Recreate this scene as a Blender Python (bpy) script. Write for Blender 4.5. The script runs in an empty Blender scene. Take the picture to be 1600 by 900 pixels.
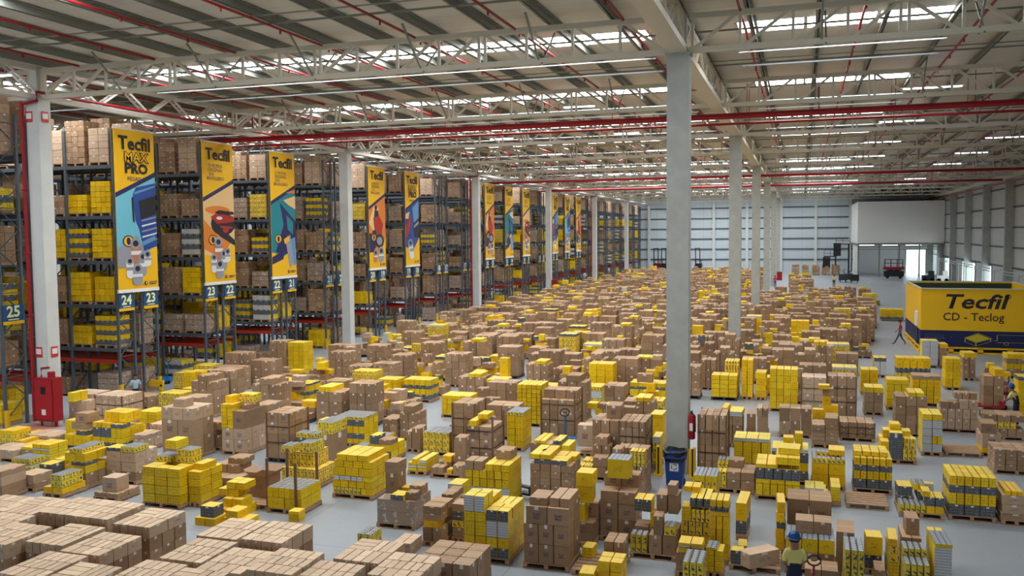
import bpy, bmesh, math, random
from mathutils import Vector, Matrix, Euler
from mathutils.bvhtree import BVHTree
from math import pi, sin, cos, radians, sqrt
random.seed(7)
C = bpy.context.scene.collection
# ------------------------------------------------------------------ camera
HCAM, FPX = 7.6, 1380.0
yaw, pitch, roll = radians(18.13), radians(3.52), 0.009
Fw = Vector((-sin(yaw) * cos(pitch), cos(yaw) * cos(pitch), -sin(pitch)))
R0 = Vector((cos(yaw), sin(yaw), 0)); U0 = R0.cross(Fw)
Ri = (R0 - roll * U0).normalized(); Ui = (U0 + roll * R0).normalized()
CAM = Vector((0, 0, HCAM))
cd = bpy.data.cameras.new('camera'); cam = bpy.data.objects.new('camera', cd); C.objects.link(cam)
cd.sensor_width = 36; cd.lens = 36 * FPX / 1600; cd.clip_end = 600; cd.clip_start = 0.2
M = Matrix((Ri, Ui, -Fw)).transposed().to_4x4(); M.translation = CAM
cam.matrix_world = M
bpy.context.scene.camera = cam
# ------------------------------------------------------------------ exposure, world
vs = bpy.context.scene.view_settings
vs.view_transform = 'Standard'; vs.look = 'None'; vs.gamma = 1; vs.use_curve_mapping = False
vs.exposure = 0.30
W = bpy.data.worlds.new('world'); bpy.context.scene.world = W; W.use_nodes = True
bg = W.node_tree.nodes['Background']; bg.inputs[0].default_value = (0.90, 0.95, 1.0, 1); bg.inputs[1].default_value = 0.72
SKYLIGHT = 17.0
# ------------------------------------------------------------------ pixel helpers (the photo seen as 1600x900)
def proj(p):
    v = Vector(p) - CAM; d = v.dot(Fw)
    return (800 + FPX * v.dot(Ri) / d, 450 - FPX * v.dot(Ui) / d, d)
def ray(px, py):
    return (Fw * FPX + Ri * (px - 800) - Ui * (py - 450)).normalized()
def ground(px, py, z=0.0):
    r = ray(px, py); t = (z - HCAM) / r.z
    return CAM + r * t
def x_at(px, Y, z=0.0):
    a = (px - 800) / FPX                     # (v.Ri) = a (v.Fw), v=(X,Y,z-H)
    w = Ri - Fw * a
    return -(w.y * Y + w.z * (z - HCAM)) / w.x
# ------------------------------------------------------------------ materials
def mat(name, col, rough=0.7, metal=0.0, noise=0.0, scale=5.0, emit=None, spec=0.4, bump=0.0):
    m = bpy.data.materials.new(name); m.use_nodes = True
    n = m.node_tree.nodes; l = m.node_tree.links; b = n['Principled BSDF']
    b.inputs['Base Color'].default_value = (*col, 1); b.inputs['Roughness'].default_value = rough
    b.inputs['Metallic'].default_value = metal; b.inputs['Specular IOR Level'].default_value = spec
    if noise > 0 or bump > 0:
        t = n.new('ShaderNodeTexNoise'); t.inputs['Scale'].default_value = scale; t.inputs['Detail'].default_value = 5
        g = n.new('ShaderNodeNewGeometry'); l.new(g.outputs['Position'], t.inputs['Vector'])
        if noise > 0:
            r = n.new('ShaderNodeMapRange'); r.inputs[3].default_value = 1 - noise; r.inputs[4].default_value = 1 + noise
            l.new(t.outputs[0], r.inputs[0]); mx = n.new('ShaderNodeVectorMath'); mx.operation = 'MULTIPLY'
            mx.inputs[0].default_value = col; l.new(r.outputs[0], mx.inputs[1]); l.new(mx.outputs[0], b.inputs['Base Color'])
        if bump > 0:
            bp = n.new('ShaderNodeBump'); bp.inputs['Strength'].default_value = bump; l.new(t.outputs[0], bp.inputs['Height']); l.new(bp.outputs[0], b.inputs['Normal'])
    if emit: b.inputs['Emission Color'].default_value = (*col, 1); b.inputs['Emission Strength'].default_value = emit
    return m
class NT:
    def __init__(s, m): s.m = m; s.n = m.node_tree.nodes; s.l = m.node_tree.links; s.b = s.n['Principled BSDF']
    def v(s, inp, x):
        if hasattr(x, 'is_linked') or hasattr(x, 'links'): s.l.new(x, inp)
        else: inp.default_value = x
    def math(s, op, a, b=0.0, c=0.0):
        k = s.n.new('ShaderNodeMath'); k.operation = op; s.v(k.inputs[0], a); s.v(k.inputs[1], b); s.v(k.inputs[2], c); return k.outputs[0]
    def band(s, x, a, b): return s.math('MULTIPLY', s.math('GREATER_THAN', x, a), s.math('LESS_THAN', x, b))
    def mix(s, f, a, b):
        k = s.n.new('ShaderNodeMix'); k.data_type = 'RGBA'; s.v(k.inputs[0], f)
        for i, x in ((6, a), (7, b)):
            if isinstance(x, tuple): k.inputs[i].default_value = (*x, 1)
            else: s.l.new(x, k.inputs[i])
        return k.outputs[2]
    def uv(s, name):
        k = s.n.new('ShaderNodeUVMap'); k.uv_map = name; p = s.n.new('ShaderNodeSeparateXYZ'); s.l.new(k.outputs[0], p.inputs[0]); return p.outputs[0], p.outputs[1], k.outputs[0]
    def noise(s, vec, sc, det=3):
        k = s.n.new('ShaderNodeTexNoise'); k.inputs['Scale'].default_value = sc; k.inputs['Detail'].default_value = det; s.l.new(vec, k.inputs['Vector']); return k.outputs[0]
    def tint(s):
        k = s.n.new('ShaderNodeAttribute'); k.attribute_name = 'tint'; return k.outputs['Color'], k.outputs['Alpha']
def boxmat(name, kind, rough=0.65):
    m = bpy.data.materials.new(name); m.use_nodes = True; s = NT(m); s.b.inputs['Roughness'].default_value = rough
    s.b.inputs['Specular IOR Level'].default_value = 0.3
    mu, mv, mvec = s.uv('m'); u, v, nvec = s.uv('n'); col, al = s.tint()
    geo = s.n.new('ShaderNodeNewGeometry').outputs['Position']
    def mul(c, k):
        o = s.n.new('ShaderNodeVectorMath'); o.operation = 'SCALE'; s.l.new(c, o.inputs[0]); s.v(o.inputs[3], k); return o.outputs[0]
    if kind == 'bside':
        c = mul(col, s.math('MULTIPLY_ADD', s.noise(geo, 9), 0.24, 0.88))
        pr = s.math('MULTIPLY', s.math('MULTIPLY', s.band(u, .3, .7), s.band(v, .36, .62)), s.math('GREATER_THAN', s.noise(mvec, 28), .5))
        pr = s.math('MULTIPLY', pr, s.math('GREATER_THAN', al, .35))
        c = s.mix(s.math('MULTIPLY', pr, .5), c, (.16, .11, .14))
        st = s.math('MULTIPLY', s.math('MULTIPLY', s.band(u, .40, .60), s.band(v, .80, .99)), s.band(al, .25, .85))
        c = s.mix(st, c, (.82, .80, .78))
    elif kind == 'btop':
        c = mul(col, s.math('MULTIPLY_ADD', s.noise(geo, 7), 0.2, 1.22))  # top face brightened in the colour, imitating light from above
        tape = s.band(v, .45, .55); c = s.mix(s.math('MULTIPLY', tape, .35), c, (.72, .55, .40))
        c = s.mix(s.math('MULTIPLY', s.band(v, .493, .507), .6), c, (.2, .12, .07))
    elif kind == 'yside':
        fr = s.math('FRACT', s.math('DIVIDE', mv, .075)); ln = s.math('LESS_THAN', fr, .14)
        c = s.mix(s.math('MULTIPLY', ln, .7), col, (.26, .14, .0))
        fu = s.math('FRACT', s.math('DIVIDE', mu, .13))
        mk = s.math('MULTIPLY', s.math('MULTIPLY', s.band(fu, .35, .65), s.band(fr, .35, .8)), s.math('GREATER_THAN', s.noise(mvec, 19), .54))
        c = s.mix(s.math('MULTIPLY', mk, .85), c, (.10, .08, .03))
        vl = s.math('MULTIPLY', s.math('LESS_THAN', fu, .06), .4); c = s.mix(vl, c, (.3, .17, 0))
    elif kind == 'yplain':
        c = mul(col, s.math('MULTIPLY_ADD', s.noise(geo, 6), .16, .92))
        mk = s.math('MULTIPLY', s.math('MULTIPLY', s.band(u, .3, .7), s.band(v, .35, .65)), s.math('GREATER_THAN', s.noise(mvec, 30), .55))
        c = s.mix(s.math('MULTIPLY', mk, .7), c, (.35, .16, .02))
    elif kind == 'ytop':
        c = mul(col, s.math('MULTIPLY_ADD', s.noise(geo, 8), .12, 1.0)); c = s.mix(.22, c, (.95, .82, .45))  # pale mix paints the overhead light onto yellow tops
        g1 = s.math('LESS_THAN', s.math('FRACT', s.math('DIVIDE', mu, .14)), .05); c = s.mix(s.math('MULTIPLY', g1, .4), c, (.4, .25, .02))
    elif kind == 'gface':
        fr = s.math('FRACT', s.math('DIVIDE', mv, .075)); fu = s.math('FRACT', s.math('DIVIDE', mu, .11))
        c = s.mix(s.math('LESS_THAN', fr, .16), (.085, .095, .11), (.26, .27, .27))
        mk = s.math('MULTIPLY', s.math('MULTIPLY', s.band(fu, .2, .8), s.band(fr, .4, .8)), s.math('GREATER_THAN', s.noise(mvec, 34), .55))
        c = s.mix(s.math('MULTIPLY', mk, .7), c, (.36, .37, .36))
        c = s.mix(s.math('MULTIPLY', s.band(u, .4, .6), s.band(v, .82, .98)), c, (.8, .8, .8))
    elif kind == 'wface':
        fr = s.math('FRACT', s.math('DIVIDE', mv, .06)); c = s.mix(s.math('LESS_THAN', fr, .2), (.62, .65, .68), (.25, .27, .3))
        mk = s.math('MULTIPLY', s.band(fr, .4, .8), s.math('GREATER_THAN', s.noise(mvec, 22), .62)); c = s.mix(s.math('MULTIPLY', mk, .6), c, (.3, .33, .36))
    elif kind == 'zface':
        fu = s.math('FRACT', s.math('DIVIDE', mu, .13)); fv = s.math('FRACT', s.math('DIVIDE', mv, .2))
        c = s.mix(s.math('LESS_THAN', fu, .1), col, (.6, .6, .5))
        mk = s.math('MULTIPLY', s.math('MULTIPLY', s.band(fu, .25, .8), s.band(fv, .1, .75)), s.math('GREATER_THAN', s.noise(mvec, 13), .5))
        c = s.mix(mk, c, (.06, .07, .07)); c = s.mix(s.math('MULTIPLY', s.math('LESS_THAN', fv, .06), .7), c, (.2, .14, .02))
    elif kind == 'stop':
        fu = s.math('FRACT', s.math('DIVIDE', mu, .11)); fv = s.math('FRACT', s.math('DIVIDE', mv, .11))
        rr = s.math('SQRT', s.math('ADD', s.math('POWER', s.math('SUBTRACT', fu, .5), 2.0), s.math('POWER', s.math('SUBTRACT', fv, .5), 2.0)))
        c = s.mix(s.math('LESS_THAN', rr, .38), (.13, .15, .17), (.50, .55, .60)); c = s.mix(s.math('LESS_THAN', rr, .14), c, (.12, .13, .15))
        s.b.inputs['Roughness'].default_value = .35
    elif kind == 'wrap':
        w = s.n.new('ShaderNodeTexNoise'); w.inputs['Scale'].default_value = 3.5; w.inputs['Detail'].default_value = 6; w.inputs['Distortion'].default_value = 2.5; s.l.new(geo, w.inputs['Vector'])
        c = s.mix(s.math('GREATER_THAN', w.outputs[0], .60), col, (.62, .56, .52)); s.b.inputs['Roughness'].default_value = .22; s.b.inputs['Specular IOR Level'].default_value = .7
        fr = s.math('FRACT', s.math('DIVIDE', mv, .3)); c = s.mix(s.math('MULTIPLY', s.math('LESS_THAN', fr, .05), .5), c, (.1, .07, .05))
    s.l.new(c, s.b.inputs['Base Color'])
    return m
BSIDE, BTOP, YSIDE, YPLAIN, YTOP, GFACE, WFACE, ZFACE, STOP, WRAP = range(10)
BOXM = [boxmat('cardboard_side', 'bside'), boxmat('cardboard_lit_top', 'btop'), boxmat('yellow_card_lined', 'yside', .5), boxmat('yellow_card_plain', 'yplain', .5),
        boxmat('yellow_card_lit_top', 'ytop', .5), boxmat('grey_print_card', 'gface', .5), boxmat('white_print_card', 'wface', .5), boxmat('figured_yellow_card', 'zface', .5),
        boxmat('filter_tops', 'stop'), boxmat('film_wrap', 'wrap')]
wood = mat('pallet_wood', (.46, .29, .17), .8, noise=.35, scale=6); darkwood = mat('dark_pallet', (.06, .06, .07), .6)
cream = mat('cream_paint', (.66, .62, .50), .45); cream2 = mat('white_paint', (.74, .73, .68), .45); galv = mat('galvanised', (.24, .25, .22), .55, metal=.2); redp = mat('red_paint', (.33, .010, .018), .45)
rackg = mat('rack_blue_grey', (.085, .105, .125), .5); rackor = mat('rack_red_orange', (.42, .035, .015), .5); rackyel = mat('guard_yellow', (.85, .50, .01), .5)
concrete = mat('concrete', (.44, .46, .43), .85, noise=.22, scale=2.2); concw = mat('white_concrete', (.62, .64, .62), .8, noise=.1, scale=1.5)
black = mat('black_plastic', (.012, .013, .015), .45); dkmetal = mat('dark_metal', (.05, .055, .06), .5, metal=.3); white = mat('white', (.8, .8, .78), .6)
bluep = mat('blue_plastic', (.012, .06, .28), .4); bluej = mat('jack_blue', (.015, .17, .48), .4); navy = mat('navy', (.012, .02, .05), .8); navyp = mat('navy_print', (.012, .018, .09), .5)
bannery = mat('banner_yellow', (.88, .50, .008), .5); boothy = mat('booth_yellow', (.92, .54, .006), .5); skin = mat('skin', (.33, .16, .10), .55)
# ------------------------------------------------------------------ mesh builder
class MB:
    def __init__(s): s.v = []; s.f = []; s.m = []; s.uvm = []; s.uvn = []; s.c = []; s.smooth = False
    def quad(s, pts, m=0, w=1.0, h=1.0, col=(1, 1, 1, 1)):
        i = len(s.v); s.v += [tuple(p) for p in pts]; k = len(pts); s.f.append(tuple(range(i, i + k))); s.m.append(m)
        if k == 4:
            s.uvn += [(0, 0), (1, 0), (1, 1), (0, 1)]; s.uvm += [(0, 0), (w, 0), (w, h), (0, h)]
        else:
            s.uvn += [(0, 0)] * k; s.uvm += [(0, 0)] * k
        s.c += [col] * k
    def box(s, cx, cy, cz, w, d, h, rz=0.0, m=0, mats=None, col=(1, 1, 1, 1), taper=1.0):
        """mats = (front/back, sides, top)"""
        fm, sm, tm = mats or (m, m, m); c, n = cos(rz), sin(rz); a, b, e = w / 2, d / 2, h / 2
        def P(x, y, z):
            if z > 0: x *= taper; y *= taper
            return (cx + x * c - y * n, cy + x * n + y * c, cz + z)
        i = len(s.v)
        s.v += [P(-a, -b, -e), P(a, -b, -e), P(a, b, -e), P(-a, b, -e), P(-a, -b, e), P(a, -b, e), P(a, b, e), P(-a, b, e)]
        for q, mm, ww, hh in (((0, 1, 5, 4), fm, w, h), ((1, 2, 6, 5), sm, d, h), ((2, 3, 7, 6), fm, w, h), ((3, 0, 4, 7), sm, d, h), ((4, 5, 6, 7), tm, w, d), ((3, 2, 1, 0), sm, w, d)):
            s.f.append(tuple(i + k for k in q)); s.m.append(mm)
            s.uvn += [(0, 0), (1, 0), (1, 1), (0, 1)]; s.uvm += [(0, 0), (ww, 0), (ww, hh), (0, hh)]; s.c += [col] * 4
    def bar(s, a, b, w, h=None, m=0):
        a, b = Vector(a), Vector(b); h = h or w; d = (b - a)
        if d.length < 1e-6: return
        d.normalize(); up = Vector((0, 0, 1)) if abs(d.z) < .95 else Vector((0, 1, 0))
        x = d.cross(up).normalized() * (w / 2); y = x.cross(d).normalized() * (h / 2)
        i = len(s.v)
        for p in (a, b): s.v += [tuple(p - x - y), tuple(p + x - y), tuple(p + x + y), tuple(p - x + y)]
        for q in ((0, 1, 5, 4), (1, 2, 6, 5), (2, 3, 7, 6), (3, 0, 4, 7), (3, 2, 1, 0), (4, 5, 6, 7)):
            s.f.append(tuple(i + k for k in q)); s.m.append(m); s.uvn += [(0, 0)] * 4; s.uvm += [(0, 0)] * 4; s.c += [(1, 1, 1, 1)] * 4
    def tube(s, pts, r, n=8, m=0, rs=None):
        pts = [Vector(p) for p in pts]; i0 = len(s.v)
        for k, p in enumerate(pts):
            d = ((pts[min(k + 1, len(pts) - 1)]) - pts[max(k - 1, 0)]).normalized(); up = Vector((0, 0, 1)) if abs(d.z) < .9 else Vector((1, 0, 0))
            x = d.cross(up).normalized(); y = d.cross(x); q = rs[k] if rs else r
            for j in range(n): a = 2 * pi * j / n; s.v.append(tuple(p + (x * cos(a) + y * sin(a)) * q))
        def F(t): s.f.append(t); s.m.append(m); k = len(t); s.uvn.extend([(0, 0)] * k); s.uvm.extend([(0, 0)] * k); s.c.extend([(1, 1, 1, 1)] * k)
        for k in range(len(pts) - 1):
            for j in range(n): F((i0 + k * n + j, i0 + k * n + (j + 1) % n, i0 + (k + 1) * n + (j + 1) % n, i0 + (k + 1) * n + j))
        F(tuple(i0 + j for j in range(n))); e = i0 + (len(pts) - 1) * n; F(tuple(e + n - 1 - j for j in range(n)))
    def mesh(s, name, mats):
        me = bpy.data.meshes.new(name); me.from_pydata(s.v, [], s.f)
        for x in (mats if isinstance(mats, (list, tuple)) else [mats]): me.materials.append(x)
        me.polygons.foreach_set('material_index', s.m)
        if mats is BOXM:
            for nm, dat in (('m', s.uvm), ('n', s.uvn)):
                l = me.uv_layers.new(name=nm); l.data.foreach_set('uv', [x for p in dat for x in p])
            at = me.color_attributes.new('tint', 'FLOAT_COLOR', 'CORNER'); at.data.foreach_set('color', [x for p in s.c for x in p])
        me.update(); return me
    def build(s, name, mats, parent=None, smooth=False):
        o = bpy.data.objects.new(name, s.mesh(name, mats)); C.objects.link(o)
        if parent: o.parent = parent
        if smooth:
            for p in o.data.polygons: p.use_smooth = True
        return o
def tag(o, label=None, cat=None, group=None, kind=None):
    for k, v in (('label', label), ('category', cat), ('group', group), ('kind', kind)):
        if v: o[k] = v
    return o
def struct(o, label=None): o['kind'] = 'structure'; return o
def empty(name, loc=(0, 0, 0), rz=0):
    o = bpy.data.objects.new(name, None); C.objects.link(o); o.location = loc; o.rotation_euler = (0, 0, rz); return o
ORD = ['first', 'second', 'third', 'fourth', 'fifth', 'sixth', 'seventh', 'eighth', 'ninth', 'tenth', 'eleventh', 'twelfth', 'thirteenth', 'fourteenth', 'fifteenth', 'sixteenth']
_font_cache = {}
def text_mesh(txt, bold=0.0, shear=0.0, space=1.0):
    """flat lettering, 1 unit high capitals approx, centred, lying in local XY"""
    k = (txt, bold, shear, space)
    if k not in _font_cache:
        cu = bpy.data.curves.new('t', 'FONT'); cu.body = txt; cu.align_x = 'CENTER'; cu.align_y = 'CENTER'; cu.offset = bold; cu.shear = shear; cu.space_character = space; cu.resolution_u = 2; cu.fill_mode = 'BOTH'; cu.size = 1.0
        o = bpy.data.objects.new('t', cu); C.objects.link(o); bpy.context.view_layer.update()
        me = bpy.data.meshes.new_from_object(o.evaluated_get(bpy.context.evaluated_depsgraph_get())); bpy.data.objects.remove(o); me.materials.clear()
        _font_cache[k] = me
    return _font_cache[k]
def lettering(txt, size, mtx, material, parent=None, bold=0.02, shear=0.0, name='lettering', sx=1.0, space=1.0):
    me = text_mesh(txt, bold, shear, space).copy(); me.materials.append(material)
    o = bpy.data.objects.new(name, me); C.objects.link(o)
    me.transform(mtx @ Matrix.Diagonal((size * sx, size, size, 1)))
    if parent: o.parent = parent
    return o
# ================================================================== the hall
PX = (-54.0, -29.0, -3.65, 21.4); PY = [28 + 25 * k for k in range(6)]; YE = 177.0; ZB = 13.1; ZT = 14.3; ZR = 14.66
def floor_mat():
    m = bpy.data.materials.new('floor_concrete'); m.use_nodes = True; s = NT(m); g = s.n.new('ShaderNodeNewGeometry').outputs['Position']
    sp = s.n.new('ShaderNodeSeparateXYZ'); s.l.new(g, sp.inputs[0])
    n1 = s.noise(g, .35, 6); n2 = s.noise(g, 3.0, 6)
    c = s.mix(n1, (.31, .345, .375), (.40, .43, .46)); c = s.mix(s.math('MULTIPLY', s.math('GREATER_THAN', n2, .6), .12), c, (.25, .27, .28))
    jx = s.math('LESS_THAN', s.math('FRACT', s.math('DIVIDE', s.math('ADD', sp.outputs[0], 100.0), 6.25)), .004)
    jy = s.math('LESS_THAN', s.math('FRACT', s.math('DIVIDE', s.math('ADD', sp.outputs[1], 100.0), 6.25)), .004)
    c = s.mix(s.math('MULTIPLY', s.math('MAXIMUM', jx, jy), .6), c, (.15, .16, .17)); s.l.new(c, s.b.inputs['Base Color']); s.b.inputs['Roughness'].default_value = .38
    return m
b = MB(); b.box(-16, 78, -.15, 80, 204, .3); struct(b.build('floor', floor_mat()))
# painted zone under the fire cabinet
b = MB(); g0 = ground(52, 672); b.box(g0.x - .2, g0.y, .004, 1.6, 2.0, .008); tag(b.build('floor_marking', mat('faded_red_paint', (.55, .22, .17), .7, noise=.2)), 'faded red painted patch on the floor before the cabinet', 'floor marking')
def sheet_mat(name, c0, c1, axis, per, duty=.08, rough=.5):
    m = bpy.data.materials.new(name); m.use_nodes = True; s = NT(m); g = s.n.new('ShaderNodeNewGeometry').outputs['Position']; sp = s.n.new('ShaderNodeSeparateXYZ'); s.l.new(g, sp.inputs[0])
    f = s.math('LESS_THAN', s.math('FRACT', s.math('DIVIDE', s.math('ADD', sp.outputs[axis], 200.0), per)), duty)
    n1 = s.noise(g, .8, 4); c = s.mix(f, c0, c1); c = s.mix(s.math('MULTIPLY', n1, .25), c, tuple(x * .8 for x in c0)); s.l.new(c, s.b.inputs['Base Color']); s.b.inputs['Roughness'].default_value = rough
    return m
roofm = sheet_mat('roof_sheet', (.70, .67, .60), (.58, .56, .50), 1, .95, .06)
lamp = mat('skylight_glow', (.93, .97, 1.0), .5, emit=SKYLIGHT)
TY = [15.5 + 12.5 * k for k in range(14)]            # roof trusses; every second one stands on the pillars
# skylights: one strip per truss bay and roof bay, framed; the roof sheet is laid around them
b = MB(); sky = []
segs_y = []
y = -24.0
for ty in TY:
    segs_y.append((y, ty + 3.3, None)); segs_y.append((ty + 3.3, ty + 4.9, 1)); y = ty + 4.9
segs_y.append((y, 178.0, None))
strips = [(-52, -31.2), (-27.6, -5.2), (-2.2, 4.6)]
for y0, y1, s_ in segs_y:
    if s_ is None: b.box(-16.3, (y0 + y1) / 2, ZR + .05, 76.4, y1 - y0, .1)
    else:
        xs = [-54.5] + [q for st in strips for q in st] + [21.9]
        for k in range(0, len(xs), 2): b.box((xs[k] + xs[k + 1]) / 2, (y0 + y1) / 2, ZR + .05, xs[k + 1] - xs[k], y1 - y0, .1)
        sky += [(x0, x1, y0, y1) for x0, x1 in strips]
struct(b.build('ceiling', roofm))
framem = mat('skylight_frame', (.5, .5, .48), .5)
for k, (x0, x1, y0, y1) in enumerate(sky):
    f = MB(); n = max(1, round((x1 - x0) / 2.08))
    for q in range(n + 1): f.box(x0 + (x1 - x0) * q / n, (y0 + y1) / 2, ZR + .03, .12, y1 - y0, .1)
    o = struct(f.build('window_%d' % (k + 1), framem))
    p = MB(); p.quad([(x0, y0, ZR + .09), (x0, y1, ZR + .09), (x1, y1, ZR + .09), (x1, y0, ZR + .09)]); p.build('pane', lamp, o)
# pillars
for i, X in enumerate(PX):
    for Y in PY:
        if X > 0: continue
        w = .68 if X > -5 else .62
        b = MB(); b.box(X, Y, ZB / 2, w, .6, ZB); b.box(X, Y, ZB - .02, w + .1, .7, .06)
        struct(b.build('pillar', concrete if i == 2 else concw))
def truss(Y, x0, x1):
    b = MB(); m = 0
    for z, t in ((ZB + .09, .17), (ZT - .08, .17)): b.bar((x0, Y, z), (x1, Y, z), .18, t)
    L = x1 - x0; n = 16; p = L / n
    for k in range(n + 1):
        x = x0 + p * k; dbl = k % 4 == 0
        for dx in ((-.11, .11) if dbl else (0,)): b.bar((x + dx, Y, ZB), (x + dx, Y, ZT), .09, .09)
    for k in range(n):
        a = x0 + p * k; c = a + p; up = k < n / 2
        if (k // 4) % 2 == 0: b.bar((a + .1, Y, ZB + .1), (c - .1, Y, ZT - .1), .10, .09)
        else: b.bar((a + .1, Y, ZT - .1), (c - .1, Y, ZB + .1), .10, .09)
    return b
def girder(X, y0, y1, big):
    b = MB(); fw = .55 if big else .3
    b.box(X, (y0 + y1) / 2, ZB + .09, fw, y1 - y0, .2); b.bar((X, y0, ZT + .0), (X, y1, ZT + .0), .3, .2)
    n = 8; p = (y1 - y0) / n
    for k in range(n):
        a = y0 + p * k; c = a + p / 2; e = a + p
        for dx in (-.13, .13):
            b.bar((X + dx, a, ZB + .18), (X + dx, c, ZT - .05), .07, .09); b.bar((X + dx, c, ZT - .05), (X + dx, e, ZB + .18), .07, .09)
        for t in (.25, .5, .75):
            for (p0, p1) in ((Vector((X, a, ZB + .18)), Vector((X, c, ZT - .05))), (Vector((X, c, ZT - .05)), Vector((X, e, ZB + .18)))):
                q = p0.lerp(p1, t); b.bar(q - Vector((.13, 0, 0)), q + Vector((.13, 0, 0)), .05, .05)
    b.box(X, y0, (ZB + ZT) / 2 + .1, .36, .42, ZT - ZB - .2)
    return b
_t = {}
for k, Y in enumerate(TY):
    for i in range(3):
        x0, x1 = PX[i] + .3, PX[i + 1] - .3
        b = truss(Y, x0, x1); struct(b.build('roof_truss', cream if k % 3 else cream2))
        for j in range(1, 8, 2):                                       # knee braces
            pass
    kb = MB()
    for i in range(3):
        for j in (1, 2, 3, 4, 5):
            x = PX[i] + 25 * j / 6.0
            kb.bar((x, Y + .1, ZB), (x, Y - 1.5, ZT + .1), .06, .05); kb.bar((x + .12, Y - .1, ZB), (x + .12, Y + 1.5, ZT + .1), .05, .05)
    struct(kb.build('roof_knee_brace', galv))
for X in (-29.0, -3.65):
    ys = [3.0] + PY + [YE]
    for k in range(len(ys) - 1): struct(girder(X, ys[k], ys[k + 1], X > -10).build('roof_girder', cream if X > -10 else cream2))
# purlins along the hall, bridging bars across
npur = 36
for k in range(npur + 1):
    x = -53.4 + k * 74.6 / npur; b = MB()
    b.box(x, 76, ZT + .20, .05, 202, .24); b.box(x + .05, 76, ZT + .31, .13, 202, .02); b.box(x - .05, 76, ZT + .09, .13, 202, .02)
    struct(b.build('roof_purlin', galv))
b = MB()
for ty in TY:
    for dy in (3.0, 9.4): b.bar((-54, ty + dy, ZT + .08), (21.5, ty + dy, ZT + .08), .06, .06)
    b.bar((-54, ty + 8.2, ZT + .02), (21.5, ty + 8.2, ZT + .02), .04, .04)
struct(b.build('roof_bridging', galv))
# sprinkler pipes
for k in range(21):
    x = -51.8 + k * 3.57
    b = MB(); b.tube([(x, -20, ZT - .03), (x, 176, ZT - .03)], .045, 8)
    for j in range(0, 50): b.box(x, 16 + j * 3.1, ZT - .11, .05, .05, .14)
    tag(b.build('sprinkler_pipe', redp), 'thin red sprinkler pipe under the roof, %s line counted from the left wall' % (ORD + ['seventeenth', 'eighteenth', 'nineteenth', 'twentieth', 'rightmost'])[k], 'pipe', 'red sprinkler pipes running down the hall')
for (Y, z, r, lb) in ((41.8, 12.86, .14, 'thick red water main crossing below the second nearest roof truss'), (43.6, 12.72, .06, 'thin red pipe crossing just behind the thick red main'),
                      (88, 12.9, .13, 'thick red main crossing the hall beyond the third nearest pillar'), (107, 12.9, .13, 'farthest thick red main crossing under the roof')):
    b = MB(); b.tube([(-53, Y, z), (20.5, Y, z)], r, 10)
    for j in range(24): b.bar((-52 + j * 3.1, Y, z), (-52 + j * 3.1, Y, ZT), .025)
    tag(b.build('water_main', redp), lb, 'pipe')
# cable tray with white fixtures under the skylights
led = mat('led_tube', (.93, .90, 1.0), .5, emit=9.0)
n_l = 0
def light_fix(x, y, n, lb, grp, z=None):
    e = empty('ceiling_light', (x, y, z or ZB + .75)); tag(e, lb, 'ceiling light', grp)
    b = MB(); b.box(0, 0, .03, n * .8 + .1, .16, .06); hh_ = .05 if z else .8; b.bar((-.5, 0, 0), (-.5, 0, hh_), .02); b.bar((.5, 0, 0), (.5, 0, hh_), .02); h_ = b.build('housing', white, e)
    for k in range(n):
        t = MB(); t.box((k - (n - 1) / 2) * .8, 0, -.02, .74, .12, .05); t.build('lamp_tube', led, h_)
for xi, (x, nm) in enumerate(((5.4, 'right bay inner row'), (13.1, 'right bay outer row'), (-10.5, 'middle bay right row'), (-18.8, 'middle bay left row'))):
    for k in range(9):
        y = 43.0 + 12.5 * k
        if xi == 3 and k in (0,): continue
        light_fix(x, y, 3 if x > 0 else 2, 'white tube light under the roof, %s, %s one from the camera' % (nm, ORD[k]), 'white tube lights under the roof')
light_fix(-29.6, 26.6, 2, 'bright white tube light just above the nearest left pillar head', None)
b = MB()
for ty in TY[1:10]:
    for x0, x1 in strips:
        b.box((x0 + x1) / 2, ty + 7.2, ZB + .8, x1 - x0, .12, .05)
        b.box((x0 + x1) / 2, ty + 5.3, ZT - .25, x1 - x0, .06, .04)
struct(b.build('roof_cable_tray', mat('zinc', (.34, .37, .39), .45, metal=.3)))
# walls
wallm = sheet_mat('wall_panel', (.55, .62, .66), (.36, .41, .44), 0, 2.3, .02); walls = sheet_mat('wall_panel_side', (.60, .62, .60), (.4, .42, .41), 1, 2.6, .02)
b = MB(); b.box(-16.3, YE + .6, 7.4, 76.4, .2, 14.8); struct(b.build('wall_far', wallm))
b = MB(); b.box(-54.6, 78, 7.4, .2, 204, 14.8); struct(b.build('wall_left', mat('dim_wall', (.05, .05, .05), .8)))  # near-black colour stands in for the shade deep in the rack aisles
b = MB(); b.box(22.0, 78, 9.0, .2, 204, 11.6)
yy = -24.0
for (a, c) in ((109, 112.5), (119, 122.5), (129.5, 133.8), (136.5, 139.5), (151, 155.5)): b.box(22.0, (yy + a) / 2, 1.6, .2, a - yy, 3.2); yy = c
b.box(22.0, (yy + 180) / 2, 1.6, .2, 180 - yy, 3.2)
struct(b.build('wall_right', walls))
dockm = mat('dock_daylight', (.8, .95, 1.0), .5, emit=4.0)
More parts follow.
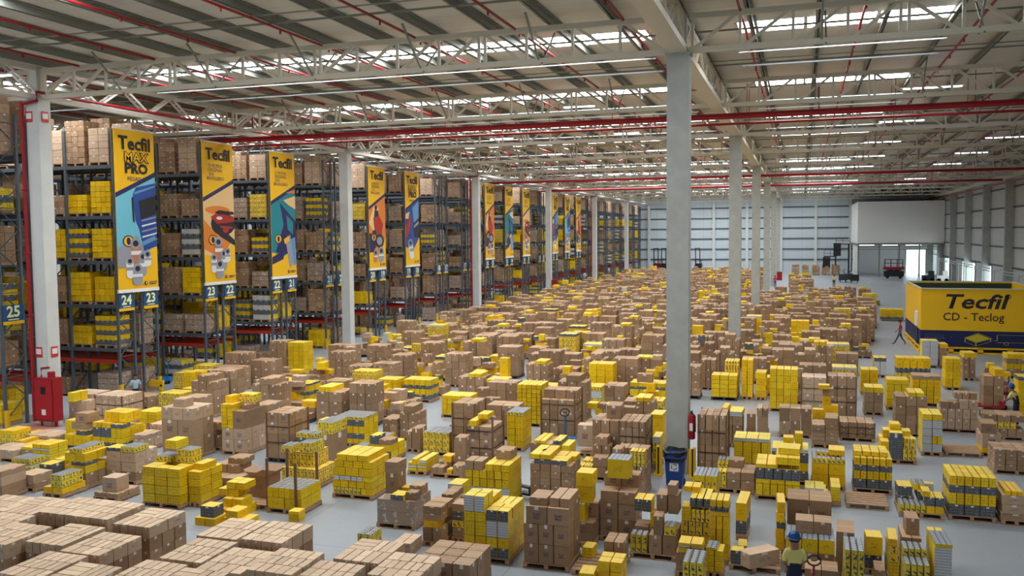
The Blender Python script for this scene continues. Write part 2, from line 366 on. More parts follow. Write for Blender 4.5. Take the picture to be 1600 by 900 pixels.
for k, (a, c) in enumerate(((109, 112.5), (119, 122.5), (129.5, 133.8), (136.5, 139.5), (151, 155.5))):
    f = MB(); f.bar((21.85, a, 0), (21.85, a, 3.2), .12); f.bar((21.85, c, 0), (21.85, c, 3.2), .12); f.bar((21.85, a, 3.2), (21.85, c, 3.2), .12)
    o = struct(f.build('door_%d' % (k + 1), galv)); p = MB(); p.box(22.3, (a + c) / 2, 1.6, .05, c - a, 3.2); p.build('pane', dockm, o)
girt = mat('girt_grey', (.09, .11, .12), .6)
for k, z in enumerate((2.2, 4.2, 6.2, 8.2, 10.2, 12.2)):
    b = MB(); b.bar((-54, YE + .42, z), (21.8, YE + .42, z), .14, .26); struct(b.build('trim_%d' % (k + 1), girt))
for k, z in enumerate((3.4, 5.6, 7.8, 10.0, 12.2)):
    b = MB(); b.bar((21.8, 60, z), (21.8, 176, z), .12, .18); struct(b.build('trim_%d' % (k + 7), girt))
for X in (-48, -41.5, -35, -29, -22.7, -16.3, -10, -3.65, 2.6, 8.7, 15):
    b = MB(); b.box(X, YE + .3, 7.2, .5, .4, 14.4); struct(b.build('pillar', concw))
for k in range(7):
    Y = 95.7 + 12.4 * k; b = MB(); b.box(21.45, Y, 6.5, .9, .55, 13.0); struct(b.build('pillar', concrete))
b = MB(); b.bar((20.9, 40, 13.2), (20.9, 177, 13.2), .4, .45); struct(b.build('trim_13', cream))
b = MB(); b.tube([(20.8, 50, 12.6), (20.8, 176, 12.6)], .09); tag(b.build('water_main', redp), 'red pipe running along the top of the right wall', 'pipe')
b = MB()
for z in (2.9, 3.2): b.bar((20.2, 66, z), (20.2, 150, z), .08, .08)
for j in range(15): b.bar((20.2, 68 + j * 5.8, 2.9), (20.9, 68 + j * 5.8, 3.2), .06); b.bar((20.2, 68 + j * 5.8, 0), (20.2, 68 + j * 5.8, 3.2), .07)
tag(b.build('pipe_rack', mat('steel_light', (.5, .54, .55), .4, metal=.4)), 'long pale steel pipe rack standing along the right wall docks', 'pipe rack')
# mezzanine room
mez = mat('mezz_white', (.84, .84, .81), .7)
b = MB(); b.box(15.3, 166.5, 8.9, 13.0, 21, 6.8); b.box(15.3, 166.5, 5.35, 13.2, 21.2, .3, m=1)
o = struct(b.build('wall_mezzanine', [mez, galv]))
b = MB()
for x in (9.0, 12.2, 15.2, 18.2, 21.0): b.box(x, 156.4, 2.7, .25, .25, 5.4)
for z in (4.5, 4.9): b.bar((9, 156.5, z), (21, 156.5, z), .08, .1)
struct(b.build('pillar_mezzanine', galv))
b = MB(); b.box(15.3, 170, 2.6, 12.6, .2, 5.2); b.box(8.95, 164, 2.6, .15, 14, 5.2); struct(b.build('wall_undercroft', mat('pale_wall', (.80, .82, .80), .7)))
b = MB(); b.bar((17.6, 169.8, 0), (17.6, 169.8, 4.2), .15); b.bar((20.8, 169.8, 0), (20.8, 169.8, 4.2), .15); b.bar((17.6, 169.8, 4.2), (20.8, 169.8, 4.2), .15)
o = struct(b.build('door_6', galv)); b = MB(); b.box(19.2, 169.85, 2.1, 3.2, .04, 4.2); b.build('pane', dockm, o)
for k in range(6): light_fix(10.5 + (k % 3) * 3.6, 160 + (k // 3) * 5.5, 3, 'white tube light added under the mezzanine room, %s, %s one' % (('front row', 'back row')[k // 3], ('left', 'middle', 'right')[k % 3]), 'tube lights added under the mezzanine room', 5.15)  # lamps added to brighten the dim space below the room
# ================================================================== visible-area test shared by loads and cartons
KIN = {
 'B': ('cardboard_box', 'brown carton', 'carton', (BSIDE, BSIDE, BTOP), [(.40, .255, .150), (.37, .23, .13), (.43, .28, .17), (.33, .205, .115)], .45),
 'L': ('cardboard_box', 'tan carton', 'carton', (BSIDE, BSIDE, BTOP), [(.58, .41, .28), (.54, .38, .255)], .45),  # light brown card, tints also raised to suggest loads lit near the roof
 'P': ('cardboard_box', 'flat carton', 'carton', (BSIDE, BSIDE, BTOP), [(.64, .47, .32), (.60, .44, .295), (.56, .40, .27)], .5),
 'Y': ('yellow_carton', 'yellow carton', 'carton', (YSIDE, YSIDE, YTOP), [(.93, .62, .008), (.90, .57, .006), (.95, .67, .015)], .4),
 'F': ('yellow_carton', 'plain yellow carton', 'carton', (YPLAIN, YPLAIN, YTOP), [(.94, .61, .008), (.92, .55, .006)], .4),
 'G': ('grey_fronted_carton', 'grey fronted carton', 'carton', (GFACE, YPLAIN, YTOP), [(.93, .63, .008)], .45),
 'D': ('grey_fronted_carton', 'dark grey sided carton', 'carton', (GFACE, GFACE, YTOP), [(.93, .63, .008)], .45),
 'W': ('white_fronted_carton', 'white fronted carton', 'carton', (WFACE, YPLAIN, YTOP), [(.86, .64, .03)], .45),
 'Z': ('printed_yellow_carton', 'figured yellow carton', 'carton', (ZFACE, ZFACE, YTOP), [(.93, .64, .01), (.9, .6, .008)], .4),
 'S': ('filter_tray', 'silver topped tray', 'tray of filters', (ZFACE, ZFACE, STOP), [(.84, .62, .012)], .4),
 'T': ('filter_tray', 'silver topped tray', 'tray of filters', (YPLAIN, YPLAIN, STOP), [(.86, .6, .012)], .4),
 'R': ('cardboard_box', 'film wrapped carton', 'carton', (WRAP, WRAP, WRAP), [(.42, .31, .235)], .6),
}
def add_kind(b, kd, x, y, z, w, d, h, rz=0.0, rnd=None):
    r = rnd or random; k = KIN[kd]; t = r.choice(k[4]); q = r.uniform(.88, 1.07)
    b.box(x, y, z, w, d, h, rz, mats=k[3], col=(t[0] * q, t[1] * q, t[2] * q, r.random()))
def pallet_boxes(b, x, y, w, d, z=0.0, m=0, rz=0.0, full=True):
    c, s_ = cos(rz), sin(rz)
    def q(px, py, pz, a, e, f): b.box(x + px * c - py * s_, y + px * s_ + py * c, z + pz, a, e, f, rz, m=m)
    if full:
        n = 6
        for k in range(n): q(0, -d / 2 + d * (k + .5) / n, .128, w, d / n * .82, .022)
        for xx in (-w / 2 + .05, 0, w / 2 - .05): q(xx, 0, .075, .09, d, .085)
        for yy in (-d / 2 + .05, 0, d / 2 - .05): q(0, yy, .012, w, .1, .022)
    else:
        q(0, 0, .12, w, d, .03)
        for xx in (-w / 2 + .06, 0, w / 2 - .06): q(xx, 0, .05, .1, d, .1)
# ================================================================== racks at the left, rows running away from the hall
RX = -30.2; RPITCH = 6.3; RY0 = 34.6
LEV = (2.4, 4.45, 6.5, 8.6, 10.95)
def rack_label(k): return 'signed %d and %d' % (24 - k, 23 - k)
def upright(x, y0, y1, top):
    b = MB()
    for yy in (y0, y1): b.box(x, yy, top / 2, .11, .10, top); b.box(x, yy, .01, .2, .18, .02)
    z = .3; f = 1
    while z < top - .9:
        a, c = (y0, y1) if f else (y1, y0); b.bar((x, a, z), (x, c, z + .85), .045, .04); z += .85; f = 1 - f
        if f: b.bar((x, y0, z), (x, y1, z), .045, .04)
    return b
for k in range(-1, 23):
    Y = RY0 + RPITCH * k; nb = 5 if k < 1 else (4 if k < 4 else (3 if k < 9 else 2)); BW = 2.75
    e = empty('pallet_rack', (RX, Y, 0)); tag(e, 'tall blue-grey pallet rack ' + (rack_label(k) if k < 8 else '%s behind the rack signed 17 and 16' % ORD[k - 8] if k < 20 else '%s from the far end of the aisles' % ORD[22 - k]), 'pallet rack', 'pallet racks along the left side')
    for si, (a, c) in enumerate(((-1.3, -.28), (.28, 1.3))):
        for j in range(nb + 1): upright(-.06 - j * BW, a, c, 12.6).build('upright_frame', rackg, e)
        for li, z in enumerate((1.85,) + LEV):
            b = MB()
            for yy in (a - .0, c + .0): b.box(-nb * BW / 2 - .05, yy, z - .08, nb * BW - .1, .06, .17)
            if li:
                b.box(-nb * BW / 2 - .05, (a + c) / 2, z - .03, nb * BW - .1, 1.0, .03)  # deck added across the shelf to block light and darken the rack
            b.build('shelf_beam', rackor if li == 0 else rackg, e)
        if k < 9:
            b = MB(); b.box(-.0, c if si else a, .35, .14, .14, .7); b.build('post_guard', rackyel, e)
    b = MB()
    for j in range(0, nb + 1):
        for z in (3.5, 7.5, 11.5): b.bar((-.06 - j * BW, -.28, z), (-.06 - j * BW, .28, z), .05)
    b.build('row_spacer', rackg, e)
# loads: prototypes
def load_mesh(style, h, seed):
    r = random.Random(seed); b = MB(); w, d = 1.14, .98; z = .14
    if style == 'brown': seq = ['B'] * 9; hh = r.choice((.25, .3, .38)); nx, ny = r.choice(((3, 2), (2, 2), (4, 2)))
    elif style == 'tall': seq = ['L'] * 9; hh = r.choice((.33, .4)); nx, ny = 2, 2
    elif style == 'wrap': seq = ['R'] * 9; hh = .3; nx, ny = 2, 2
    elif style == 'yellow': seq = ['Y', 'F'] * 5; hh = .26; nx, ny = 4, 3
    elif style == 'bars': seq = ['D', 'Y'] * 5; hh = .24; nx, ny = 4, 3
    elif style == 'fig': seq = ['Z'] * 9; hh = .3; nx, ny = 4, 3
    elif style == 'grey': seq = ['W', 'D'] * 5; hh = .28; nx, ny = 3, 3
    elif style == 'blue': seq = ['B'] * 9; hh = .3; nx, ny = 3, 2
    n = max(1, round((h - .14) / hh)); hh = (h - .14) / n
    for q in range(n):
        for i in range(nx):
            for j in range(ny):
                if 0 < i < nx - 1 and 0 < j < ny - 1 and q < n - 1: continue
                add_kind(b, seq[q], -w / 2 + w * (i + .5) / nx + r.uniform(-.008, .008), -d / 2 + d * (j + .5) / ny + r.uniform(-.008, .008), z + hh * (q + .5), w / nx - .018, d / ny - .018, hh - .012, r.uniform(-.01, .01), r)
    return b
STY = {'brown': 'brown', 'tall': 'tan', 'wrap': 'film wrapped', 'yellow': 'yellow', 'bars': 'yellow and grey', 'fig': 'figured yellow', 'grey': 'white and grey'}
LOADS = []
rr = random.Random(11)
protos = {}
def proto(style, h, seed):
    key = (style, round(h, 1), seed % 3)
    if key not in protos:
        b = load_mesh(style, key[1], int(key[1] * 10) + 31 * len(style) + seed % 3); pl = MB(); pallet_boxes(pl, 0, 0, 1.2, 1.0, 0, 0, 0, False)
        protos[key] = (b, b.mesh('cartons', BOXM), pl, pl.mesh('pallet', [wood]))
    return protos[key]
for k in range(-1, 23):
    Y = RY0 + RPITCH * k; nb = 5 if k < 1 else (4 if k < 4 else (3 if k < 9 else 2))
    for side, yc in (('front', -.79), ('rear', .79)):
        for li, z in enumerate((0.0,) + LEV):
            npos = nb * 2 if side == 'front' else 3
            for j in range(npos):
                if rr.random() < (.30 if li == 0 else .06): continue
                x = RX - .85 - j * 1.375 + rr.uniform(-.05, .05)
                if k in (0,) and li in (1, 2, 3) and side == 'front' and j < 3: st = rr.choice(['yellow', 'brown', 'yellow', 'bars'])
                elif li == 5: st = rr.choice(['tall', 'tall', 'brown'])
                elif k in (5, 6, 7, 8): st = rr.choice(['brown', 'wrap', 'tall', 'wrap', 'brown', 'bars'])
                else: st = rr.choice(['brown', 'wrap', 'yellow', 'bars', 'fig', 'brown', 'wrap', 'yellow', 'brown', 'grey'])
                h = {0: rr.choice((.5, .9, 1.2)), 5: rr.choice((1.7, 2.1, 2.4)) if k < 2 else rr.choice((1.5, 1.9))}.get(li, rr.choice((1.0, 1.3, 1.5, 1.6)))
                LOADS.append(dict(st=st, h=h, k=k, side=side, li=li, j=j, p=(x, Y + yc + rr.uniform(-.04, .04), z + .01), seed=rr.randint(0, 2)))
# ================================================================== banners and aisle signs at the rack ends
bskyl = mat('banner_sky', (.16, .52, .66), .5); bfire = mat('banner_orange', (.75, .22, .03), .5); bcream = mat('banner_cream', (.80, .55, .25), .5); bteal = mat('banner_teal', (.01, .22, .27), .5)
bnavy = mat('banner_navy', (.02, .02, .10), .5); btruck = mat('banner_truck_blue', (.02, .07, .30), .5); btruck2 = mat('banner_light_blue', (.12, .30, .55), .5); bred = mat('banner_red', (.40, .03, .02), .5); bblack = mat('banner_black', (.02, .02, .03), .5)
bcop = mat('banner_copper', (.50, .20, .12), .5); bwhite = mat('banner_white', (.75, .76, .78), .5); bgrey = mat('banner_grey', (.30, .32, .38), .5)
BM = [bannery, bskyl, bfire, bcream, bteal, bnavy, btruck, btruck2, bred, bblack, bcop, bwhite, bgrey]
(cY, cS, cF, cC, cT, cN, cK, cK2, cR, cB, cCo, cW, cG) = range(13)
def banner(k, art):
    Y = RY0 + RPITCH * k; X = RX + .05; z0, z1 = 5.12, 12.62; Hh = z1 - z0; Wd = 2.66
    e = empty('hanging_banner', (X, Y, z0))
    words_ = {'truck': 'blue truck', 'car': 'red sports car', 'teal': 'teal car bonnet', 'moto': 'motorbike rider', 'blue': 'blue lorry'}[art]
    tag(e, 'tall yellow banner with %s, rack %s' % (words_, rack_label(k) if k < 8 else 'end %s from the nearest pillar row end' % ORD[k - 8]), 'banner')
    lay = [0]
    b = MB(); b.box(0, 0, Hh / 2, .03, Wd, Hh)
    def P(col, pts):
        lay[0] += 1; xx = .018 + .0015 * lay[0]
        b.quad([(xx, (u - .5) * Wd, v * Hh) for u, v in pts], col)
    def ell(col, cu, cv, ru, rv, n=16, a0=0, rot=0):
        pts = []
        for q in range(n):
            a = 2 * pi * q / n; uu = ru * cos(a); vv = rv * sin(a) ; pts.append((cu + uu * cos(rot) - vv * sin(rot) * 2.8, cv + uu * sin(rot) / 2.8 + vv * cos(rot)))
        P(col, pts)
    def can(cu, cv, w, h, body, tilt=0.0):
        P(body, [(cu - w, cv - h), (cu + w, cv - h), (cu + w + tilt, cv + h), (cu - w + tilt, cv + h)]); ell(body, cu, cv - h, w, w * .22); ell(cG, cu + tilt, cv + h, w, w * .28); ell(cB, cu + tilt, cv + h, w * .55, w * .15)
        P(cW if body != cW else cG, [(cu - w, cv - h * .3), (cu + w, cv - h * .3), (cu + w, cv + h * .15), (cu - w, cv + h * .15)])
    bgc = {'truck': cS, 'car': cC, 'teal': cT, 'moto': cF, 'blue': cK}[art]
    P(bgc, [(0, .20), (.55, .16), (1, .30), (1, .72), (0, .60)])
    P(cN, [(0, .575), (1, .72), (1, .75), (0, .605)])
    P(cY, [(0, 0), (1, 0), (1, .30), (.55, .17), (0, .14)])
    if art in ('truck',):
        P(cK, [(.42, .60), (.50, .645), (1, .68), (1, .27), (.66, .24), (.55, .38), (.46, .44)]); P(cB, [(.56, .56), (1, .60), (1, .48), (.60, .44)]); P(cK2, [(.46, .615), (1, .665), (1, .655), (.46, .60)])
        for q in range(5): P(cW if q % 2 else cG, [(.62, .44 - q * .035), (1, .465 - q * .035), (1, .455 - q * .035), (.62, .43 - q * .035)])
        P(cB, [(.38, .58), (.43, .585), (.44, .42), (.40, .43)]); P(cG, [(0, .26), (.5, .34), (.66, .24), (.3, .14), (0, .14)]); P(cK2, [(.6, .30), (.95, .34), (.95, .31), (.6, .27)])
    if art == 'blue':
        P(cK2, [(.5, .62), (.95, .70), (.95, .50), (.60, .44)]); P(cB, [(.55, .45), (1, .52), (1, .30), (.6, .30)]); P(cR, [(0, .40), (.35, .55), (.4, .45), (.05, .28)]); P(cG, [(.6, .43), (.95, .48), (.95, .45), (.6, .40)]); P(cC, [(0, .55), (.3, .58), (.2, .5), (0, .5)])
    if art == 'car':
        P(cF, [(0, .24), (0, .45), (.35, .36), (.9, .30), (.55, .17)]); ell(cF, .45, .52, .4, .03); ell(cB, .62, .42, .40, .085); P(cR, [(.22, .47), (.42, .50), (.98, .475), (1, .44), (.8, .43), (.42, .42)]); P(cB, [(.36, .505), (.5, .52), (.98, .51), (.98, .49), (.45, .49)]); ell(cW, .50, .462, .10, .012); P(cR, [(.5, .41), (.95, .40), (.9, .385), (.55, .39)])
        P(cB, [(.30, .42), (.42, .42), (1, .30), (1, .26), (.5, .33)]); ell(cR, .7, .375, .10, .02)
    if art == 'teal':
        P(cN, [(.35, .60), (1, .45), (1, .22), (.6, .18), (.15, .20), (.5, .42)]); P(cT, [(.62, .50), (.9, .44), (.88, .34), (.66, .38)]); P(cC, [(.5, .62), (1, .66), (1, .55), (.72, .58)]); P(cN, [(0, .16), (.55, .22), (.45, .14), (0, .10)]); P(cF, [(.6, .68), (1, .715), (1, .68)])
    if art == 'moto':
        P(cC, [(0, .45), (.3, .62), (.6, .60), (.3, .35)]); ell(cB, .42, .60, .08, .025); P(cB, [(.35, .58), (.55, .57), (.62, .50), (.45, .44), (.28, .48)]); P(cR, [(.25, .50), (.62, .52), (.85, .44), (.75, .33), (.45, .30), (.3, .40)]); ell(cB, .62, .27, .28, .07); ell(cG, .62, .27, .17, .042); ell(cB, .3, .34, .14, .04); P(cB, [(0, .35), (.3, .33), (.4, .2), (0, .22)]); P(cN, [(.0, .32), (.35, .26), (.3, .16), (0, .16)])
    ell(cN, .27, .305, .14, .038); ell(bgc if art == 'blue' else cY, .27, .305, .115, .031); ell(cN, .27, .305, .05, .024)
    if art in ('truck', 'car'):
        can(.45, .235, .13, .055, cCo, -.01); can(.28, .135, .09, .045, cW); can(.60, .155, .10, .05, cG); can(.46, .09, .12, .04, cG); can(.72, .19, .09, .03, cW)
    elif art == 'blue': can(.42, .17, .16, .07, cW, -.1)
    elif art == 'moto': can(.70, .13, .16, .04, cG); can(.35, .12, .12, .035, cCo)
    else:
        P(cG, [(.55, .30), (.75, .34), (.95, .12), (.72, .06)]); P(cK2, [(.78, .30), (.95, .32), (1, .10), (.9, .08)]); P(cY, [(.48, .30), (.68, .33), (.72, .29), (.52, .26)])
    ell(cN, .66, .035, .045, .013); ell(cY, .67, .036, .02, .007); P(cN, [(.74, .043), (.95, .043), (.95, .038), (.74, .038)]); P(cN, [(.74, .032), (.92, .032), (.92, .027), (.74, .027)])
    pnl = b.build('print_panel', BM, e)
    c = MB(); c.box(0, 0, -.06, .09, Wd + .06, .16); c.build('bottom_bar', white, e); c = MB(); c.box(0, 0, Hh + .04, .07, Wd + .04, .08); c.build('top_bar', white, e)
    def L(t, size, u, v, m_, bold=.02, sx=1.0, shear=0.0, nm='lettering', dx=0.0):
        mt = Matrix.Translation((.055 + dx, (u - .5) * Wd, v * Hh)) @ Matrix(((0, 0, 1, 0), (1, 0, 0, 0), (0, 1, 0, 0), (0, 0, 0, 1)))
        lettering(t, size, mt, m_, pnl, bold, shear, nm, sx)
    L('Tecfil', .86, .50, .915, bblack, .028, 1.12)
    if art in ('truck', 'blue'): L('MAX', .60, .52, .83, bblack, .075, 1.2); L('MAX', .60, .52, .83, bannery, .004, 1.2, dx=.004); L('PRO', .66, .52, .76, bblack, .04, 1.2); L('PESADO', .28, .52, .695, bnavy, .0, 1.2)
    else:
        for q, t in enumerate(('O FILTRO', 'ORIGINAL', 'DO', 'BRASILEIRO')): L(t, .26, .40 if q != 2 else .28, .835 - q * .03, bnavy, .0, 1.1)
for k, a in ((0, 'truck'), (1, 'car'), (2, 'teal'), (4, 'moto'), (5, 'blue'), (8, 'moto'), (9, 'teal'), (10, 'car'), (12, 'blue'), (13, 'truck'), (14, 'moto')): banner(k, a)
signb = mat('sign_blue', (.015, .08, .22), .5); signt = mat('sign_text', (.85, .88, .45), .5)
for k in range(-1, 15):
    for q, (dy, n) in enumerate(((-.82, 24 - k), (.82, 23 - k))):
        Y = RY0 + RPITCH * k + dy; zz = 4.53
        e = empty('aisle_sign', (RX + .025, Y, zz)); tag(e, 'blue aisle board numbered %d at the %s side of its rack' % (n, ('near', 'far')[q]), 'aisle sign', 'aisle number boards')
        b = MB(); b.box(0, 0, 0, .03, 1.0, .78); bd_ = b.build('board', signb, e); b = MB(); b.box(.003, 0, -.33, .034, 1.0, .13); b.build('strip', rackyel, e)
        mt = Matrix.Translation((.022, 0, .1)) @ Matrix(((0, 0, 1, 0), (1, 0, 0, 0), (0, 1, 0, 0), (0, 0, 0, 1))); lettering(str(n), .62, mt, signt, bd_, .03, 0, 'number', 1.05)
        b = MB(); b.box(.018, 0, -.2, .006, .5, .04); b.build('caption', signt, bd_)
# ================================================================== stacks of cartons on the floor
BOXES = []; STACKS = []; PALLETS = []; STRAPS = []
import re as _re
def stack(flx, frx, y, spec, phrase=None, depth=1.0, pallet=True, z0=0.0, strap=False, seed=None, world=None, pal=None, front_z=0.0, slim=0.0):
    """front-left and front-right pixel columns of the base, pixel row of the front-right foot; world=(x0,x1,y0) overrides"""
    sid = len(STACKS); r = random.Random(seed if seed is not None else sid * 13 + 5)
    if world: x0, x1, Y0 = world
    else:
        Q = ground(frx, y, front_z); Y0 = Q.y; x1 = Q.x; x0 = x_at(flx, Y0, front_z)
    w = x1 - x0; S = dict(x0=x0, x1=x1, y0=Y0, y1=Y0 + depth, phrase=phrase, sid=sid, hand=world is None or phrase is not None); STACKS.append(S)
    zb = z0 if z0 else (.145 if pallet else 0.0)
    if pallet: PALLETS.append(dict(x=(x0 + x1) / 2, y=Y0 + depth / 2, w=w + .02, d=depth + .04, phrase=phrase, sid=sid, dark=pal == 'dark', z=0, hand=S['hand'], empty=not spec))
    hm = []
    for tok in [t.strip() for t in spec.split(',') if t.strip()]:
        m = _re.match(r'^([A-Z])(\d+):(\d+)(?:x(\d+))?(?:@([\d.]+)-([\d.]+)(?:;([\d.]+)-([\d.]+))?)?(?:\*(\d+))?$', tok)
        if not m: raise ValueError(tok)
        kd, h, nx, ny, a, b_, c, d_, rep = m.groups(); h = int(h) / 100; nx = int(nx)
        a, b_ = (float(a), float(b_)) if a else (0.0, 1.0); c, d_ = (float(c), float(d_)) if c else (0.0, 1.0)
        X0, X1 = x0 + w * a, x0 + w * b_; y0, y1 = Y0 + depth * c, Y0 + depth * d_
        ny = int(ny) if ny else max(1, round((y1 - y0) / KIN[kd][4]))
        for rep_i in range(int(rep or 1)):
            z = zb
            for q in hm:
                if q[0] < X1 - .03 and q[1] > X0 + .03 and q[2] < y1 - .03 and q[3] > y0 + .03: z = max(z, q[4])
            hm.append((X0, X1, y0, y1, z + h))
            for i in range(nx):
                for j in range(ny):
                    bw, bd = (X1 - X0) / nx, (y1 - y0) / ny
                    hh = h - .009
                    BOXES.append(dict(kd=kd, x=X0 + bw * (i + .5) + r.uniform(-.005, .005), y=y0 + bd * (j + .5) + r.uniform(-.006, .006), z=z + hh / 2, w=bw - .022, d=bd - .02, h=hh,
                                      rz=r.uniform(-.008, .008) if nx * ny > 1 else r.uniform(-.06, .06), sid=sid, inner=0 < i < nx - 1 and 0 < j < ny - 1, i=i, j=j, rnd=r.random(), t=r.choice(KIN[kd][4] and KIN[kd][4]) if False else None))
    S['top'] = max([q[4] for q in hm], default=zb); S['hm'] = hm
    if strap: STRAPS.append(S)
    return S
KIN = {k: (v[0], v[1], v[2], v[3], v[5], v[4]) for k, v in KIN.items()}      # 4 = typical depth, 5 = tints
def add_kind(b, kd, x, y, z, w, d, h, rz=0.0, rnd=None):
    r = rnd or random; k = KIN[kd]; t = r.choice(k[5]); q = r.uniform(.88, 1.07)
    b.box(x, y, z, w, d, h, rz, mats=k[3], col=(t[0] * q, t[1] * q, t[2] * q, r.random()))
# ---- closest film-wrapped loads at the lower left (their tops are what the photo shows): front-right top corner pixel, top height
FG = [(-4, 801, 'at the left frame edge behind the others'), (47, 805, 'in back row, leftmost of three joined tops'), (110, 805, 'in back row, middle of three joined tops'), (163, 811, 'in back row, right of three joined tops'),
      (233, 824, 'standing apart at right end of back row'), (-12, 831, 'at the left edge in second row'), (21, 853, 'second row, beside the left edge'), (84, 851, 'second row, before three joined tops'),
      (154, 868, 'in third row, middle'), (60, 904, 'nearest at the left corner'), (120, 925, 'bottom edge, second from the left'), (232, 912, 'bottom edge, third from the left'), (311, 882, 'third row, left of the bottom gap'),
      (371, 847, 'second row, touching the three layer block'), (433, 848, 'three layer block at the row end'), (372, 901, 'sixth from the right in bottom row'), (300, 930, 'cut by the bottom edge, left half'),
      (462, 899, 'fifth from the right in bottom row'), (520, 912, 'fourth from the right in bottom row'), (591, 888, 'third from the right in bottom row'), (652, 896, 'second from the right in bottom row'), (727, 892, 'rightmost in bottom row')]
for n, (px, py, ph) in enumerate(FG):
    zt = 1.30 if n not in (21, 14) else (1.22 if n == 21 else 1.36); zt += ((n * 37) % 7 - 3) * .012
    Q = ground(px, py, zt); r = random.Random(n)
    w = 1.0 if n != 21 else 1.16; d = 1.22
    if n == 21: spec = 'B58:3x2,B%d:3x3' % round((zt - .145 - .58) * 100)
    else:
        hh = [29, 29, 29]; last = round((zt - .145) * 100) - 87
        spec = 'B29:4x3,B29:4x3,B29:4x3,P%d:%dx1@0-1;0-.33,P%d:%dx1@0-1;.33-.66,P%d:%dx1@0-1;.66-1' % (last, r.choice((4, 5)), last, r.choice((5, 6)), last, r.choice((4, 5)))
        if n % 3 == 1: spec = 'B29:4x3,B29:4x3,B29:4x3,P%d:5x1@0-1;0-.5,P%d:1x3@0-.5;.5-1,P%d:3x1@.5-1;.5-1' % (last, last, last)
    S = stack(0, 0, 0, spec, 'block ' + ph, depth=d, world=(Q.x - w, Q.x, Q.y), seed=n)
# ---- near stacks, one by one
D = 1.0
def st(*a, **k): return stack(*a, **k)
st(818, 889, 895, 'B44:3x2,B46:3x2,B40:2x2@.05-1,B18:1x1@.1-.5;.1-.7,B20:2x1@.55-1;.1-.9', 'big plain stack at bottom centre', depth=1.1)
st(893, 968, 908, 'B55:2x1@.58-1;.35-.9,Y25:1x1@.05-.3;.6-.95,G28:1x1@.66-.88;.0-.25', 'pallet right of the big plain stack', depth=1.2)
st(932, 970, 925, 'F28:2,F22:2', 'bottom edge below the planked pallet', depth=.6)
st(905, 929, 930, 'F45:1', 'bottom edge beside the planked pallet', depth=.5, pallet=False)
st(979, 1050, 878, 'S42:3x1@0-.38;0-.35,B45:2x1@.42-1;0-.4,B45:3x1@.0-1;.5-1,S25:1x1@.75-1;0-.35,B45:1x1@.5-.72;.0-.4,F35:1x1@.35-.6;.5-.9,G30:2x1@.0-.4;.5-1,B45:2x1@.5-1;.5-1,B25:1x1@.75-.95;.5-.9', 'mixed pallet left of bottom aisle', depth=1.1)
st(937, 992, 850, 'B42:2x2,B40:2x2,B30:2x1@0-1;0-.5,B28:1x1@0-.45;.5-1,B32:2x1@0-1;.5-1,T48:1x1@.18-.8;.1-.7', 'stack topped by a big yellow carton', depth=1.0)
st(900, 934, 858, 'B24:1x2*2,T45:1x1@.0-.6;0-.5,B35:1x1@0-1;.5-1,F40:1x1@.1-.9;.1-.7,F34:1x1@.15-.95;.1-.7', 'narrow yellow column behind big plain stack', depth=.9)
st(725, 795, 884, 'G24:4x3,F24:4x4,W38:2x3@.5-1,Y34:2x3@0-.5,Y22:2x3@0-.5,G26:2x2@.5-1;0-.5,W38:2x2@0-.48;0-.5,W24:3x1@.5-1;.5-1,Y20:2x2@0-.48;.5-1', 'tall yellow and white stack behind corner block', depth=1.25, strap=False)
st(660, 690, 857, 'B34:2x2,F17:1x1@.05-.8;0-.6,B18:1x2,B18:1x2', 'stack just left of white sleeves', depth=.8)
st(706, 727, 850, 'B24:1x1,Z18:1x1,G12:1x1*2,B18:1x1', 'slim column beside the tall white stack', depth=.5)
st(690, 712, 838, 'B30:1x2*3,B16:1x1@0-.8', 'stack behind that beside white sleeves', depth=.8, pallet=False)
st(700, 722, 815, 'B50:1x1,W35:1x1', 'white top just left of tall white stack', depth=.6)
st(589, 648, 830, 'R62:1x1,B55:1x1@.0-.36;.45-.95,B30:1x1@.0-.36;.45-.95,G14:1x1@.36-.72;0-.4,B20:1x1@.72-1;.1-.4,B24:1x1@.6-.95;.55-.95,F15:1x1@.36-.6;.6-.95', 'film wrapped pallet at centre left', depth=1.1)
st(520, 582, 783, 'S19:7x1@0-.7;0-.3,Y19:2x1@.7-1;0-.3,Y19:4x2@0-1;.3-1,Y20:5x3,W14:5x1@.03-.75;0-.3,Y14:1x1@.75-1;0-.3,Y14:4x2@0-1;.3-1,Y24:3x3,Y20:4x3@.05-1,Y18:3x2@.1-.9', 'broad yellow block with white band', depth=1.15)
st(417, 470, 806, 'T30:2x2,T28:6x6', 'pallet of silver filters between brown posts', depth=1.05)
st(440, 497, 765, 'Z45:5x3@0-1;0-1,Z45:4x2@0-.8;.2-1,S32:2x2@.45-.8;.1-.8,S22:2x1@.0-.3;.0-.5,S16:3x1@.1-.7;.6-1', 'yellow stack behind the silver filters', depth=1.1, strap=False)
st(386, 421, 799, '', 'planked pallet holding an open carton', depth=1.1)
st(232, 291, 798, 'Y25:3x3,Y25:3x3,Y25:3x3,Y25:3x3,S18:1x1@0-.4;.5-1,S40:1x1@.55-.95;.55-1,Y25:1x2@.28-.6;.5-1', 'neat yellow block with taller corners', depth=1.1)
st(293, 312, 790, 'Y22:1x2*4,Y18:1x1@.1-.9;.2-.8', 'slim yellow column right of the neat block', depth=1.0)
st(316, 366, 782, 'B22:2x2*2,B25:2x1@0-.7;.4-1,B18:1x1@.3-.8;.5-1', 'low brown stack behind loose yellow ones', depth=1.2)
